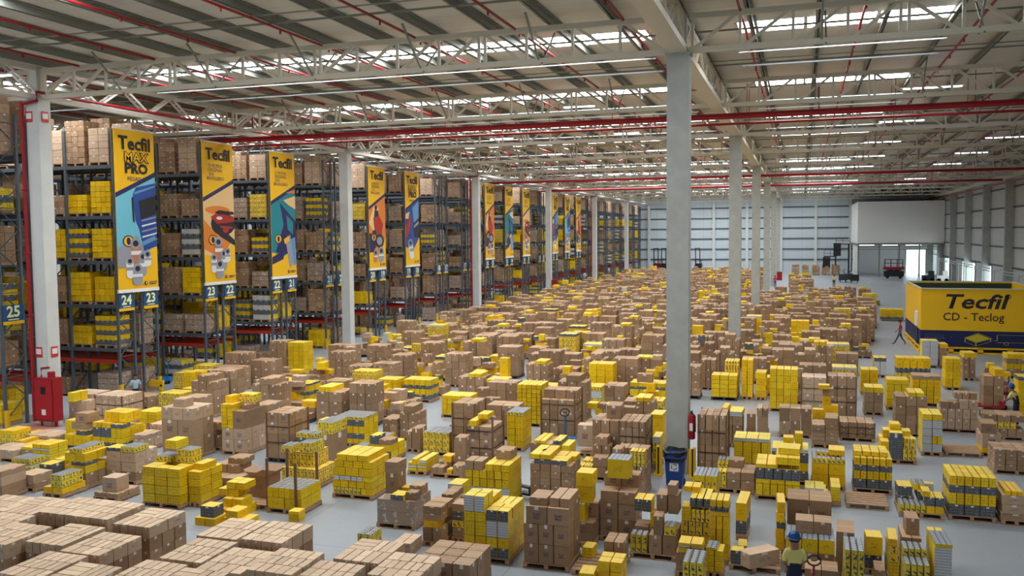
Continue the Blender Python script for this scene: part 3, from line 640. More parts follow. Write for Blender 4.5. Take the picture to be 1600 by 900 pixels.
st(330, 372, 812, 'F26:2x2,F24:2x1@.3-1;.2-.8,Y20:2x2@0-.75;.4-1,Y20:2x2@.3-1;.4-1', 'loose yellow pile by the open carton', depth=.9, pallet=False)
st(304, 336, 824, 'F22:2x1,D30:1x1@.2-.9;.1-.8', 'loose yellow pile nearest the wrapped blocks', depth=.6, pallet=False)
st(350, 390, 826, 'F24:2x1,F20:1x1@.1-.6', 'low yellow pair right of loose pile', depth=.5, pallet=False)
st(164, 210, 759, 'B27:2x3,L30:2x3,L30:2x2@0-1;0-.8,D12:2x1@0-.5;0-.4,S18:3x1@.5-1;0-.5', 'tan stack with figured top before the aisle', depth=1.25)
st(147, 184, 786, 'B12:2x2,L42:1x1@.25-.85;.1-.7', 'single big box on low flats', depth=.9)
st(54, 80, 762, 'D50:1x1@.0-.7;0-.5,Y52:2x2@0-1;.5-1', 'dark sided pile beside left loose yellow', depth=1.1)
st(68, 98, 780, 'F18:2x1,S38:2x1@.4-1;0-.9', 'figured pile nearest behind wrapped blocks', depth=.9)
st(105, 138, 766, 'B34:2x2,Y24:2x2,D12:2x1@.3-1;0-.5,Y26:2x2,S14:1x1@.2-.8', 'yellow stack on cartons with silver top', depth=1.0)
st(50, 77, 726, 'Y12:2x2,W7:2x2,Y12:2x2,W7:2x2,Y14:2x2', 'film striped yellow stack at left', depth=.8)
st(52, 96, 700, 'L24:3x2', 'low tan load behind film striped stack', depth=1.0)
st(12, 50, 752, 'S30:5x1,S20:4x1@0-.8;.2-1', 'figured silver stack at the far left', depth=.8)
st(-12, 12, 780, 'B28:1x1,L28:1x1,B16:1x1', 'leftmost brown stack at the frame edge', depth=.9)
st(24, 55, 770, 'B14:2x1,L24:1x1@.1-.95', 'box pair right of leftmost brown stack', depth=.7)
st(-14, 28, 724, 'L28:3x2', 'flat tan load at left frame edge', depth=1.0)
st(28, 48, 722, 'B26:1x1,Y10:2x1', 'brown box between left yellow piles', depth=.6)
st(-14, 22, 700, 'Z34:4x1,F14:2x2@.4-1', 'figured yellow row at left edge', depth=.8)
st(16, 48, 706, 'F12:2x2,F14:2x1@.1-.9,F12:1x1@.3-.6', 'loose yellow pile at left', depth=.8, pallet=False)
st(76, 116, 702, 'F38:3x2,D18:1x1@.45-.85;0-.4,B26:1x1@.2-.8;.1-.7,B34:1x1@.35-.85;.1-.6,L36:1x1@.15-.45;.5-.9,Y34:1x2@0-.25;.2-.8', 'yellow and brown pile before the red cabinet', depth=1.1)
st(56, 72, 692, 'S14:2x1,Y18:1x1', 'little yellow stack near red floor patch', depth=.6, pallet=False)
st(113, 129, 696, 'D20:1x1,Y30:1x1,Y26:1x1', 'yellow column left of big yellow grey pile', depth=.8)
st(130, 176, 706, 'D18:4x2,Y18:4x2,D34:2x1@0-.62;0-.4,Y34:2x1@.62-1;0-.4,Y34:4x1@0-1;.4-1,D16:1x1@.62-1;0-.4,Y18:4x1@.0-.62;0-.4,F36:3x2@.25-1;.2-.9', 'big yellow grey pile near left pillar', depth=1.1)
st(150, 192, 672, 'L30:4x3,L36:4x3,L34:4x3,L20:4x3', 'strapped tan load behind yellow grey pile', depth=1.2, strap=True)
st(108, 144, 660, 'L38:3x2,L36:3x2,L28:2x2', 'tan load beside the left pillar foot', depth=1.1)
st(217, 245, 674, 'B14:2x1,Y16:2x2*3', 'yellow stack right of strapped tan load', depth=.9)
st(190, 212, 690, 'F14:2x1,F22:1x1@.1-.7', 'yellow oddments behind figured top stack', depth=.8)
st(212, 232, 705, 'L30:2x2,L16:2x1', 'tan pair left of dark brown stack', depth=.9)
st(230, 252, 698, 'L34:2x2,L30:2x2', 'tan load half behind dark brown stack', depth=1.0)
st(254, 304, 719, 'B60:2x2,B60:2x2,L42:3x2,L28:1x1@.3-.65;.1-.6', 'dark brown stack with single top box', depth=1.1)
st(285, 312, 668, 'Y55:2x2,B20:1x1,B30:1x1', 'yellow stack just behind single top box', depth=.9)
st(347, 384, 713, 'L40:2x3,L40:2x3,Y14:2x1@0-.5;0-.5*6,B62:1x1@.5-1;0-.95,B18:1x1@.6-.95;.3-.8,F24:1x1@0-.3;.2-.6,Z30:2x1@.28-.95;.5-.9', 'tan stack with yellow tower', depth=1.25)
st(324, 347, 705, 'B42:2x2,B20:1x1@.0-.6,B26:2x2', 'brown stack left of yellow tower', depth=1.0)
st(396, 420, 690, 'B34:2x2*3,B20:1x1', 'brown stack right of yellow tower', depth=1.0)
st(418, 453, 724, 'B42:2x3,B40:2x3,B40:2x3,B32:2x3', 'square strapped brown stack left of aisle', depth=1.2, pal='dark', strap=True)
st(525, 570, 700, 'Y16:5x3,G20:2x3,Y26:5x3,G22:2x3,S12:6x4', 'grey and yellow banded block', depth=1.1)
st(500, 524, 731, 'B95:1x1,S40:2x1', 'tall brown box beside banded block', depth=1.0)
st(466, 502, 727, 'B30:2x2,D45:1x1@0-.4;0-.5,Z60:2x1@.4-1;0-.5,D30:2x1@0-.8;.5-1,B30:1x1@.4-.7;.5-1,Z35:2x1@.6-1;.5-1', 'dark and figured pile before banded block', depth=1.1)
st(532, 562, 725, 'Y14:3x2,B12:1x1@0-.5,S16:2x1@.4-1', 'low pile behind broad yellow block', depth=.8)
st(578, 612, 724, 'G24:2x2,Y22:2x2,D30:1x1@0-.4;0-.5,B18:1x1@.4-1;0-.5,T18:1x2@0-.5;.5-1', 'grey yellow pile behind broad yellow block', depth=1.1)
st(634, 656, 708, 'B72:1x1@.4-1,B60:1x1@0-.4', 'two tall cartons at centre left', depth=.7)
st(600, 622, 690, 'B24:2x2*2,B20:1x1', 'brown stack behind two tall cartons', depth=.9)
st(622, 650, 690, 'B30:2x2*3,B26:1x1@.2-.8', 'brown stack right of banded block', depth=.9)
st(661, 702, 714, 'Z26:4x3,Z26:4x3,S16:4x3', 'figured yellow block with silver top', depth=1.0, strap=False)
st(708, 742, 716, 'B46:2x2,B46:2x2,B46:2x2,B34:2x2', 'tall brown block behind yellow centre', depth=1.1, strap=True)
st(729, 770, 735, 'B42:2x2*3,F18:1x2@.1-.4,F16:2x1@.3-.7;.3-.9', 'brown block with yellow packs on top', depth=1.1, strap=True)
st(727, 796, 797, 'Y22:4x3,W22:4x3,Y24:6x3,Y22:6x3,B26:2x1@0-.4;0-.5,Y20:3x2@.45-1,B26:1x1@.55-.9;.5-1', 'yellow block above white band, centre', depth=1.15)
st(637, 666, 744, 'Y10:2x2,W8:2x2,Y8:2x2,F12:1x1@.2-.5,W10:1x1@.6-1', 'low white and yellow pallet at centre', depth=1.1)
st(673, 722, 750, 'B20:2x1@0-.4;0-.4,B26:1x1@.1-.5;.4-1,B30:1x1@.7-1;0-.5,B45:1x1@.5-.9;.5-1,F16:1x1@.5-.68;0-.3,F20:1x1@.2-.5;.4-.8,B60:1x1@.55-.9;.5-1', 'loose carton pallet right of aisle', depth=1.1)
st(792, 818, 706, 'Y22:2x2*5,S14:2x2', 'yellow column left of pump truck aisle', depth=1.0)
st(808, 846, 668, 'Y17:5x3*9', 'tall yellow wall behind strapped brown', depth=1.1)
st(846, 898, 688, 'B44:4x3*3,B32:3x3@.0-1;.3-1', 'strapped brown wall beside blue handle', depth=1.15, strap=True)
st(828, 893, 792, 'B20:4x3*5,G14:2x2@.1-.9;0-.5,Y14:2x2@.0-.5,Y14:2x1@.5-1;.5-1', 'brown pile with grey yellow top, centre', depth=1.15)
st(828, 862, 718, 'B18:3x2,B20:2x2,F10:2x1@.2-.7', 'low brown load before tall yellow wall', depth=1.2)
st(864, 890, 735, 'G20:2x2*2,Y26:2x1,D14:2x1@0-.5', 'grey yellow pile at pump truck', depth=.9)
st(902, 926, 715, 'L75:1x1@.0-1;0-.6', 'tall tan carton left of the bin', depth=.8, z0=.35)
st(903, 948, 752, 'Z30:5x1@0-.5;0-.4,B30:1x1@.5-1;0-.5,Z32:2x1@0-.5;.5-1,B28:1x1@.5-1;0-.5,B50:2x1@.4-1;.5-1,B28:1x1@.5-.9;.5-1', 'mixed pallet under the tall tan carton', depth=1.1)
st(968, 1009, 745, 'B46:4x3*3,B20:4x3', 'pale topped strapped stack left of pillar', depth=1.2, strap=True)
st(925, 966, 738, 'B50:3x2*3,B42:1x1@.45-1;.3-1', 'brown stack with lone cube on top', depth=1.1)
st(954, 1008, 779, 'B38:4x2*2,B48:1x1@.05-.32;0-.5,Z45:4x1@.55-.98;0-.4,B40:3x1@.1-1;.5-1', 'small carton stack left of blue bin', depth=1.1)
st(984, 1036, 664, 'Y15:5x3,G12:3x3,Y15:5x3,G10:3x3,Z28:6x2', 'yellow grey stack left of pillar', depth=1.0)
st(1016, 1036, 704, 'F50:1x1*2,Y12:1x1', 'yellow pair tucked against pillar', depth=.9)
st(1018, 1031, 733, 'S40:1x1,Z30:1x1,W20:1x1', 'figured column touching the pillar', depth=.8)
st(1091, 1134, 748, 'B38:4x2,B48:4x2*3', 'pale topped tall stack right of pillar', depth=1.1, strap=True)
st(1119, 1180, 774, 'Z48:2x1@0-.28,B26:2x2@.28-1,B24:2x2@.28-1,B22:1x1@.3-.7;.5-1,S22:3x1@0-.3;.5-1', 'dolly of brown boxes behind bottom aisle', depth=1.0)
st(1146, 1203, 733, 'Y36:4x2,Y34:4x2,W12:3x2', 'white topped yellow stack, right of centre', depth=1.0)
st(1096, 1120, 700, 'Z45:3x1*2', 'figured yellow column right of pillar', depth=.6)
st(1128, 1160, 700, 'B32:2x2*3,W18:1x1@.3-1,F30:1x1@0-.3', 'brown stack with white top carton', depth=1.0)
st(1165, 1180, 702, 'B55:1x1*2', 'tall brown pair behind white topped yellow', depth=.8)
st(1182, 1200, 682, 'B60:1x1,B30:2x1', 'brown carton beside grey floor gap', depth=.9)
st(1179, 1249, 786, 'Y34:6x3,Y12:3x3,D32:5x2,Y12:2x2@.0-.5,Y22:2x1@.45-1,Y18:1x1@.5-1;.3-.9', 'large yellow stack with dark grid band', depth=1.2)
st(1205, 1263, 760, 'G30:4x2,Y24:4x2,G30:4x2,W12:4x2,F34:1x1@.3-.6;.0-.4,Y48:1x1@.62-.85;0-.4', 'grey banded stack behind large yellow', depth=1.0)
st(1268, 1321, 768, 'F32:2x2*2,S16:7x4,Y16:1x1@.5-1;.4-1', 'yellow bin load with filter caps', depth=1.1)
st(1334, 1394, 774, 'D27:3x2,Y24:6x2,D17:3x2,Y22:6x2,Y14:4x3@.0-.9;.2-1', 'banded pallet left of messy grey pile', depth=1.1)
st(1323, 1388, 799, '', 'bare planked pallet in the right aisle', depth=1.2)
st(1405, 1475, 813, 'S20:5x2@0-.6;0-.5,F20:2x1@.6-1;0-.5,D24:2x1@.6-1;0-.5,D26:2x1@0-.4;.5-1,D24:1x1@.45-.6;.4-1,Y16:1x1@.5-.7;.0-.4,D26:1x1@0-.35;.5-1,T16:2x2@.35-.65;.5-1,F30:1x1@.7-.9;.5-.9,W24:1x1@.65-.9;.8-1', 'messy grey yellow pallet, right side', depth=1.25)
st(1482, 1556, 818, 'D28:3x2,Y30:6x2,D20:3x2,Y26:6x3', 'tidy banded pallet right of messy pile', depth=1.25)
st(1565, 1612, 824, 'B16:1x1,L24:1x1@.0-.8*2,F12:3x1@.1-.7', 'low stack at right frame edge', depth=1.0)
st(1553, 1625, 745, 'B16:4x3*4', 'wide low brown load at right edge', depth=1.1)
st(1478, 1534, 716, '', 'bare pallet right of white yellow tower', depth=1.2)
st(1440, 1472, 714, 'W28:2x2,Y26:2x2@.5-1,W26:1x2@0-.5,W26:2x2,W28:2x2,Y20:2x2', 'white and yellow tower right of centre', depth=1.1)
st(1375, 1432, 727, 'F58:1x1@0-.25;0-.5,D88:1x1@.25-.62;0-.4,Z34:3x1@.62-1;0-.4,Z34:2x1@.65-1;.1-.5,Y60:2x1@0-1;.5-1,Y24:3x1@.1-.9;.5-1,F22:1x1@.3-.6;.5-1', 'pile with dark column on the right', depth=1.1)
st(1312, 1366, 692, 'B14:4x3*4', 'thin carton load with crossed straps', depth=1.1, strap=True)
st(1293, 1337, 656, 'B40:3x2*4', 'tall brown triple stack, right', depth=1.1, strap=True)
st(1252, 1291, 653, 'L40:2x2,L40:2x2,L40:2x2,L30:2x2', 'tall tan double stack, right', depth=1.1, strap=True)
st(1217, 1268, 686, 'B48:3x2*2', 'six dark brown boxes by grey gap', depth=.8)
st(1268, 1310, 702, 'B12:1x2,B14:2x2*4,B26:1x1@.5-1', 'slatted brown stack behind yellow bin load', depth=1.0)
st(1469, 1528, 678, 'L38:5x2*2,B26:2x1@.0-.5;0-.5,L34:2x1@.5-1;0-.5,B24:3x1@.4-1;.2-.8', 'five abreast tan load, right', depth=1.0)
st(1532, 1563, 715, 'F16:2x2,L48:1x1,B34:1x1@0-.8', 'brown pair on yellow near right edge', depth=.9)
st(1109, 1139, 884, 'F34:3x1*2,F30:3x1,Y10:1x1,D12:3x1,F16:3x1', 'plain yellow tower at bottom', depth=.6)
st(1063, 1108, 866, 'F28:3x1,Z32:4x1,Z30:4x1@.35-1,Y36:1x1@0-.35;0-.5,D22:3x1@.3-1,F14:2x1@0-.6;.5-1', 'figured yellow pile left of tower', depth=.9)
st(1082, 1120, 815, 'Z30:4x2*3,T16:2x1', 'silver capped yellow pile beside pillar', depth=.9)
st(1055, 1098, 905, 'B40:2x1,Y12:2x1@.1-1,W5:2x1@.1-1,F6:2x1@.1-1', 'brown box with flat yellow books', depth=.5)
st(1066, 1099, 935, 'S60:3x1', 'silver trays at bottom edge', depth=.8)
st(1102, 1130, 905, 'F12:2x1*4,T6:1x1@0-.7', 'loose yellow packs on bottom pallet', depth=.5)
st(1150, 1168, 845, 'D34:1x1,F45:1x1', 'yellow over grey column in bottom aisle', depth=1.1)
st(1139, 1218, 899, 'D32:1x1@.02-.28;0-.3,F24:1x1@.12-.32;.5-.9', 'planked pallet with long skew carton', depth=1.2)
st(1228, 1298, 865, 'B48:2x2,B62:2x1', 'two tall printed cartons behind worker', depth=.9)
st(1213, 1227, 868, 'F24:1x1*2,D16:1x1,F24:1x1*2', 'yellow column left of tall printed cartons', depth=.8)
st(1228, 1306, 903, 'B36:3x1,T32:3x1,B28:2x1@.2-.95;.4-1', 'silver topped yellow trio beside worker', depth=.9)
st(1256, 1310, 935, 'B42:2x1', 'cartons right of pump truck handle', depth=.6)
st(1305, 1335, 905, 'B88:1x1', 'upright tall carton at bottom right', depth=.9)
st(1318, 1350, 932, 'S82:3x2', 'silver capped block at bottom right', depth=.9)
st(1351, 1378, 900, 'D30:2x1,F42:1x1', 'yellow topped pile, bottom right', depth=.5)
st(1366, 1384, 925, 'Z30:2x1,B16:1x1', 'small figured stack at bottom edge', depth=.6, pallet=False)
st(1410, 1450, 938, 'S34:4x2,S24:4x1,S16:4x1@0-1;.5-1', 'low figured stack under lone brown box', depth=1.0)
st(1408, 1440, 905, 'B60:2x2,B16:2x1,B38:1x1@.2-.9;.2-.8', 'stack with lone brown box, bottom right', depth=.9)
st(1390, 1406, 912, 'Y30:1x1,Z36:1x1,Y16:1x1', 'yellow oddments behind low figured stack', depth=.8)
st(1458, 1487, 935, 'W90:1x2,T8:1x1', 'white sleeve tower at lower right', depth=.9)
st(1453, 1478, 905, 'Z40:2x1,Y35:2x1', 'yellow stack behind white sleeve tower', depth=.8)
st(1257, 1296, 794, 'Y18:2x2,Y12:2x1@.0-.9,W8:2x1@0-.8', 'yellow sheets by bare pallet', depth=.8)
st(1297, 1313, 792, 'Y40:1x2', 'yellow pile beside bare pallet', depth=1.0)
st(558, 580, 857, 'S34:2x2', 'silver topped case before bottom blocks', depth=.6, pallet=False)
st(614, 642, 870, 'L18:1x2,L14:2x2', 'tan boxes peeping behind bottom blocks', depth=.7, pallet=False)
st(450, 467, 817, 'F10:1x1*3', 'small packs before the silver filters', depth=.35, pallet=False)
# ---- middle ground that can still be told apart
MG = [(828, 862, 592, 'B38:3x2*3'), (865, 903, 592, 'B38:3x2*3'), (928, 967, 604, 'B40:3x2*4'), (989, 1029, 604, 'B40:3x2*3,Y10:3x2@.1-.9'), (1003, 1036, 575, 'B42:2x2*4'), (922, 952, 547, 'B40:3x2*4'), (845, 876, 547, 'B40:3x2*4'), (815, 843, 547, 'B40:3x2*4'),
      (984, 1040, 636, 'Y16:4x2,G12:3x2,Y30:4x2,G12:3x2,Y18:4x2'), (893, 918, 560, 'Y24:4x2*6'), (590, 620, 630, 'Y26:5x2,D22:3x2,Y26:5x2,Y18:4x2'), (631, 673, 630, 'D22:4x2,Y26:5x2,D16:4x2,Y26:5x2'), (423, 447, 588, 'B44:2x2*4'), (449, 474, 588, 'Y24:3x2*7'),
      (513, 552, 577, 'B40:3x2*3'), (547, 579, 610, 'B26:4x3*4'), (580, 614, 610, 'B26:4x3*4,B12:3x2'), (441, 484, 632, 'Y26:5x2,D18:3x2,Y26:5x2,D10:4x2'), (405, 434, 628, 'D18:3x2,Y26:4x2,Y30:4x2'), (508, 538, 645, 'B30:3x2*4'), (325, 362, 642, 'B40:3x2*4'),
      (285, 317, 634, 'Y22:4x2,W16:4x2,Y22:4x2'), (298, 325, 610, 'Z36:4x2*3'), (334, 374, 612, 'B34:3x2*3'), (277, 297, 612, 'Z38:3x2*2'), (248, 282, 642, 'Z30:5x2*2'), (1132, 1154, 620, 'Z30:5x1*5'), (1158, 1176, 625, 'F28:2x1*6'), (1180, 1197, 626, 'F28:1x1*4'), (1202, 1246, 645, 'Y28:4x2*6'),
      (1117, 1150, 590, 'D24:4x2,Y20:3x2,D20:4x2,Y10:4x2'), (846, 890, 640, 'Y20:4x2*3,F24:2x1'), (690, 735, 655, 'Y22:5x2*3,F14:3x1'), (760, 790, 640, 'B34:3x2*3,Y12:2x1'), (905, 940, 640, 'S34:2x1,W30:2x1,Z20:2x1'), (944, 975, 660, 'B44:2x2*3'), (1095, 1118, 610, 'B44:3x2*3'),
      (1206, 1246, 578, 'B44:3x2*2,L30:2x1@.4-1'), (1150, 1185, 575, 'B38:3x2*2,B40:1x1@.6-1'), (1190, 1206, 577, 'B80:1x1,B20:1x1'), (1400, 1454, 598, 'Z30:6x1,D26:7x1,F34:5x1,F16:4x1'), (1476, 1501, 610, 'F38:2x1*3,F22:2x1'), (1504, 1524, 595, 'B34:2x1*3,F24:1x1'), (1365, 1385, 590, 'W34:2x1*2,G20:2x1'),
      (1385, 1420, 642, 'Y32:3x2*3,F20:1x1'), (1425, 1470, 636, 'F34:4x2*3,B16:1x1'), (1350, 1380, 650, 'B40:2x2*2,Y22:2x1'), (1345, 1372, 618, 'F52:2x1*2'), (1536, 1568, 640, 'B42:2x2*3,F30:1x1@.5-1'), (1572, 1606, 592, 'B34:2x2,Y26:3x2,B26:2x2,F24:1x1'), (1440, 1466, 575, 'W34:2x1*4'), (1466, 1480, 575, 'B32:1x1*3,F22:1x1'),
      (1536, 1600, 690, 'B28:5x2,Z26:4x1@.2-.8,B24:3x1'), (1376, 1412, 502, 'D20:3x2,Y24:3x2*2,F18:2x1'), (1340, 1366, 505, 'B40:2x2*4'), (1318, 1338, 508, 'B40:2x2*3'), (200, 232, 640, 'B24:3x2,B18:2x1')]
MGP = {0: 'pale row left of pillar middle distance'}
ncount = {}
for n, (a, b_, y, sp) in enumerate(MG):
    stack(a, b_, y, sp, None, depth=1.0, seed=900 + n)
    STACKS[-1]['mg'] = n
# ---- push apart footprints that touch
off = {S['sid']: [0.0, 0.0] for S in STACKS}
for it in range(40):
    moved = False
    for ia, a in enumerate(STACKS):
        for b_ in STACKS[ia + 1:]:
            dx = min(a['x1'], b_['x1']) - max(a['x0'], b_['x0']) + .03; dy = min(a['y1'], b_['y1']) - max(a['y0'], b_['y0']) + .05
            if dx <= 0 or dy <= 0: continue
            moved = True
            k = 0 if dx < dy else 1; q0, q1 = ('x0', 'x1') if k == 0 else ('y0', 'y1'); m_ = (dx if k == 0 else dy) / 2 + .002
            s_ = 1 if a[q0] + a[q1] > b_[q0] + b_[q1] else -1
            for S, g_ in ((a, s_), (b_, -s_)): S[q0] += m_ * g_; S[q1] += m_ * g_; off[S['sid']][k] += m_ * g_
    if not moved: break
for q in BOXES: q['x'] += off[q['sid']][0]; q['y'] += off[q['sid']][1]
for p in PALLETS: p['x'] += off[p['sid']][0]; p['y'] += off[p['sid']][1]
# ---- the dense field beyond
def free(x0, x1, y0, y1, g=.10):
    for s_ in NEARS:
        if s_['x0'] - g < x1 and s_['x1'] + g > x0 and s_['y0'] - g < y1 and s_['y1'] + g > y0: return False
    return True
NEARS = list(STACKS)
for X in (-3.65, -29.0):
    for Y in PY: NEARS.append(dict(x0=X - .45, x1=X + .45, y0=Y - .7, y1=Y + .5))
rf = random.Random(21)
def rand_stack(x, y, tall=None):
    r = rf.random(); w = rf.uniform(1.0, 1.25); d = rf.uniform(.9, 1.1)
    brown = (tall if tall is not None else .5)
    if not free(x, x + w, y, y + d): return
    if r < brown:
        n = rf.choice((3, 4, 4, 4, 5)); sp = 'B%d:%dx2*%d' % (rf.choice((34, 38, 40)), rf.choice((2, 3, 3)), n if n * .38 < 1.9 else 4)
        if rf.random() < .25: sp += rf.choice((',F20:2x1@.1-.6', ',B26:1x1@.3-.8', ',Y16:2x1@.4-.9'))
    elif r < brown + .16:
        sp = rf.choice(('Y24:4x2*%d', 'F30:3x2*%d', 'Z30:4x2*%d', 'Y20:3x2*%d')) % rf.choice((2, 3, 4, 5))
        if rf.random() < .5: sp += rf.choice((',D16:3x2', ',B26:1x1@.2-.7', ',F18:1x1@.1-.5,F22:1x1@.6-.9', ',W12:2x2'))
    else:
        sp = 'B%d:%dx2' % (rf.choice((24, 30, 36)), rf.choice((2, 3)))
        for q in range(rf.choice((2, 3, 4, 5))):
            a = rf.choice((0, .1, .3, .45)); e = min(1, a + rf.choice((.3, .4, .55))); c = rf.choice((0, .3, .5)); f = min(1, c + rf.choice((.4, .5)))
            sp += ',%s%d:1x1@%.2f-%.2f;%.2f-%.2f' % (rf.choice('BBBLFFYFZWD' if q % 2 else 'BBFLYF'), rf.choice((16, 22, 28, 36, 45)), a, e, c, f)
    stack(0, 0, 0, sp, None, depth=d, world=(x, x + w, y), seed=rf.randint(0, 99999), pal='dark' if rf.random() < .3 else None)
    STACKS[-1]['hand'] = False; PALLETS[-1]['hand'] = False
    NEARS.append(STACKS[-1]) if False else None
for (xa, xb, ya, yb) in ((-12.6, -4.6, 30.5, 40.4), (-24.5, -14.6, 31.0, 40.4), (-14.5, -12.6, 34.5, 40.4), (-3.0, 4.4, 31.5, 36.0), (-28.0, -24.8, 31.0, 40.0)):
    y = ya
    while y < yb:
        x = xa + rf.uniform(0, .4)
        while x < xb - 1.0:
            if rf.random() < (.85 if xb < 0 else .35): rand_stack(x, y, .38)
            NEARS[:] = NEARS[:]; x += 1.5
        y += 1.75
NEARS = list(STACKS) + [q for q in NEARS if 'sid' not in q]
y = 40.5; row = 0
while y < 152:
    xr = 4.3 if y < 60 else (4.6 + (y - 60) * .085 if y < 99 else (1.7 if y < 130 else -4.6))
    if y < 52: xr = 3.2
    xl = -26.4 if y > 48 else -24.5
    x = xl + rf.uniform(0, .5); tl = .78 if 62 < y < 86 and row % 3 != 2 else (.42 if y < 110 else .55)
    while x < xr - 1.1:
        if (y > 120 or rf.random() < .95) and not (y > 99 and -5.6 < x < -1.6): rand_stack(x, y, tl)
        x += 1.42 + (rf.uniform(.1, .5) if rf.random() < .35 else 0)
    y += 1.62 + (.55 if row % 4 == 3 else 0); row += 1
for y in (36.0, 39.0, 42.0, 45.2, 48.0):
    x = 6.6
    while x < 15.5:
        if rf.random() < .55: rand_stack(x, y, .35)
        x += 1.6
for y in (160, 163, 166.5): 
    for x in (-1.5, .2, 1.9, 3.6, 5.2): rand_stack(x, y, .9)
# ================================================================== visibility of every carton, then individuals and the rest
def _poly_boxes(items):
    vv, ff = [], []
    for q in items:
        c, n = cos(q['rz']), sin(q['rz']); a, b_, e = q['w'] / 2, q['d'] / 2, q['h'] / 2; i = len(vv)
        for (x, y, z) in ((-a, -b_, -e), (a, -b_, -e), (a, b_, -e), (-a, b_, -e), (-a, -b_, e), (a, -b_, e), (a, b_, e), (-a, b_, e)): vv.append((q['x'] + x * c - y * n, q['y'] + x * n + y * c, q['z'] + z))
        for f in ((0, 1, 5, 4), (1, 2, 6, 5), (2, 3, 7, 6), (3, 0, 4, 7), (4, 5, 6, 7)): ff.append(tuple(i + k for k in f))
    return vv, ff
occ = list(BOXES) + [dict(x=X, y=Y, z=6.5, w=.68, d=.6, h=13, rz=0) for X in (-3.65, -29) for Y in PY] + [dict(x=10.5, y=64, z=2.1, w=6.8, d=8.4, h=4.0, rz=0)] + \
      [dict(x=q['p'][0], y=q['p'][1], z=q['p'][2] + q['h'] / 2, w=1.14, d=1.0, h=q['h'], rz=0) for q in LOADS]
_vv, _ff = _poly_boxes(occ); BVH = BVHTree.FromPolygons(_vv, _ff)
def shown(q):
    """pixels of this box the camera sees, by rays to points on its faces"""
    P0 = proj((q['x'], q['y'], q['z']))
    if P0[2] < 2 or P0[0] < -60 or P0[0] > 1660 or P0[1] < -80 or P0[1] > 980: return 0
    px = FPX / P0[2]; s_ = 0.0; w, d, h = q['w'] / 2, q['d'] / 2, q['h'] / 2
    sx = 1 if q['x'] < 0 else -1; el = max(.12, (HCAM - q['z'] - h) / P0[2]); sl = min(1, abs(q['x']) / max(1, q['y']))
    for face, area, pts in (('f', 4 * w * h, [(u * w, -d * 1.002, v * h) for u in (-.6, .6) for v in (-.6, .6)]), ('t', 4 * w * d * el, [(u * w, v * d, h * 1.004) for u in (-.6, .6) for v in (-.6, .6)]), ('s', 4 * d * h * sl, [(sx * w * 1.002, u * d, v * h) for u in (-.6, .6) for v in (-.6, .6)])):
        for p in pts:
            t = Vector((q['x'] + p[0], q['y'] + p[1], q['z'] + p[2])); pj = proj(t)
            if not (0 <= pj[0] <= 1600 and 0 <= pj[1] <= 900): continue
            dr = t - CAM; L = dr.length; loc, _n, _i, dist = BVH.ray_cast(CAM, dr / L)
            if loc is None or dist > L - .045: s_ += area / 4
    return s_ * px * px
# stacks without a phrase of their own are told by rank beside the central pillars and row past a pillar
_rows = {}
for S in STACKS:
    if not S['phrase']:
        p_, r_ = divmod(S['y0'] - 27.8, 25.0); _rows.setdefault((int(p_), int(r_ / 1.75)), []).append(S)
for (p_, r_), L in _rows.items():
    if not (0 <= p_ < 4 and r_ < 15): continue
    for side, M_ in (('left', sorted([S for S in L if S['x1'] < -3.0], key=lambda S: -S['x1'])), ('right', sorted([S for S in L if S['x1'] >= -3.0], key=lambda S: S['x0']))):
        for i, S in enumerate(M_[:15]): S['auto'] = '%s stack %s, %s row past %s pillar' % (ORD[i], side, ORD[r_], ('nearest', 'second', 'third', 'fourth')[p_])
for q in BOXES:
    S = STACKS[q['sid']]
    q['vis'] = shown(q) if (S['phrase'] or (S.get('auto') and q['kd'] in 'GDWZST')) else 0.0
PHR_MG = ['pale brown load far left of pillar, left twin', 'pale brown load far left of pillar, right twin']
def level_words(S):
    zs = sorted({round(q['z'] - q['h'] / 2, 2) for q in S['bx']}); lv = []
    for z in zs:
        if not lv or z - lv[-1] > .03: lv.append(z)
    return lv
bysid = {}
for q in BOXES: bysid.setdefault(q['sid'], []).append(q)
ordw = ['leftmost', 'second from left', 'third from left', 'fourth from left', 'fifth from left', 'sixth from left', 'seventh from left', 'eighth from left', 'ninth from left', 'tenth from left', 'eleventh from left', 'twelfth from left'] + ['near the right'] * 40
for sid, bx in bysid.items():
    S = STACKS[sid]; S['bx'] = bx
    if not (S['phrase'] or S.get('auto')): continue
    lv = level_words(S)
    for q in bx:
        zb = round(q['z'] - q['h'] / 2, 2); k = max(i for i, z in enumerate(lv) if z <= zb + .005)
        q['lv'] = k; q['lw'] = 'only layer' if len(lv) == 1 else ('bottom layer' if k == 0 else ('top layer' if k == len(lv) - 1 else ORD[min(k, 14)] + ' layer up'))
    for k in range(len(lv)):
        L = [q for q in bx if q['lv'] == k]; ys = sorted({round(q['y'], 1) for q in L}); rows = []
        for v in ys:
            if not rows or v - rows[-1] > .15: rows.append(v)
        for q in L: q['row'] = max([i for i, v in enumerate(rows) if v <= q['y'] + .08] or [0])
        for rr_ in range(len(rows)):
            R = sorted([q for q in L if q['row'] == rr_], key=lambda q: q['x'])
            for i, q in enumerate(R):
                rw = '' if len(rows) == 1 else ('front' if rr_ == 0 else ('back' if rr_ == len(rows) - 1 else 'middle'))
                if len(rows) > 3 and 0 < rr_ < len(rows) - 1: rw = ORD[min(rr_, 14)] + ' row'
                cw = '' if len(R) == 1 else ('rightmost' if i == len(R) - 1 else (ordw[i] if len(R) > 3 or i == 0 else ('middle' if len(R) == 3 else ordw[i])))
                q['pw'] = ' '.join(x for x in (rw, cw) if x)
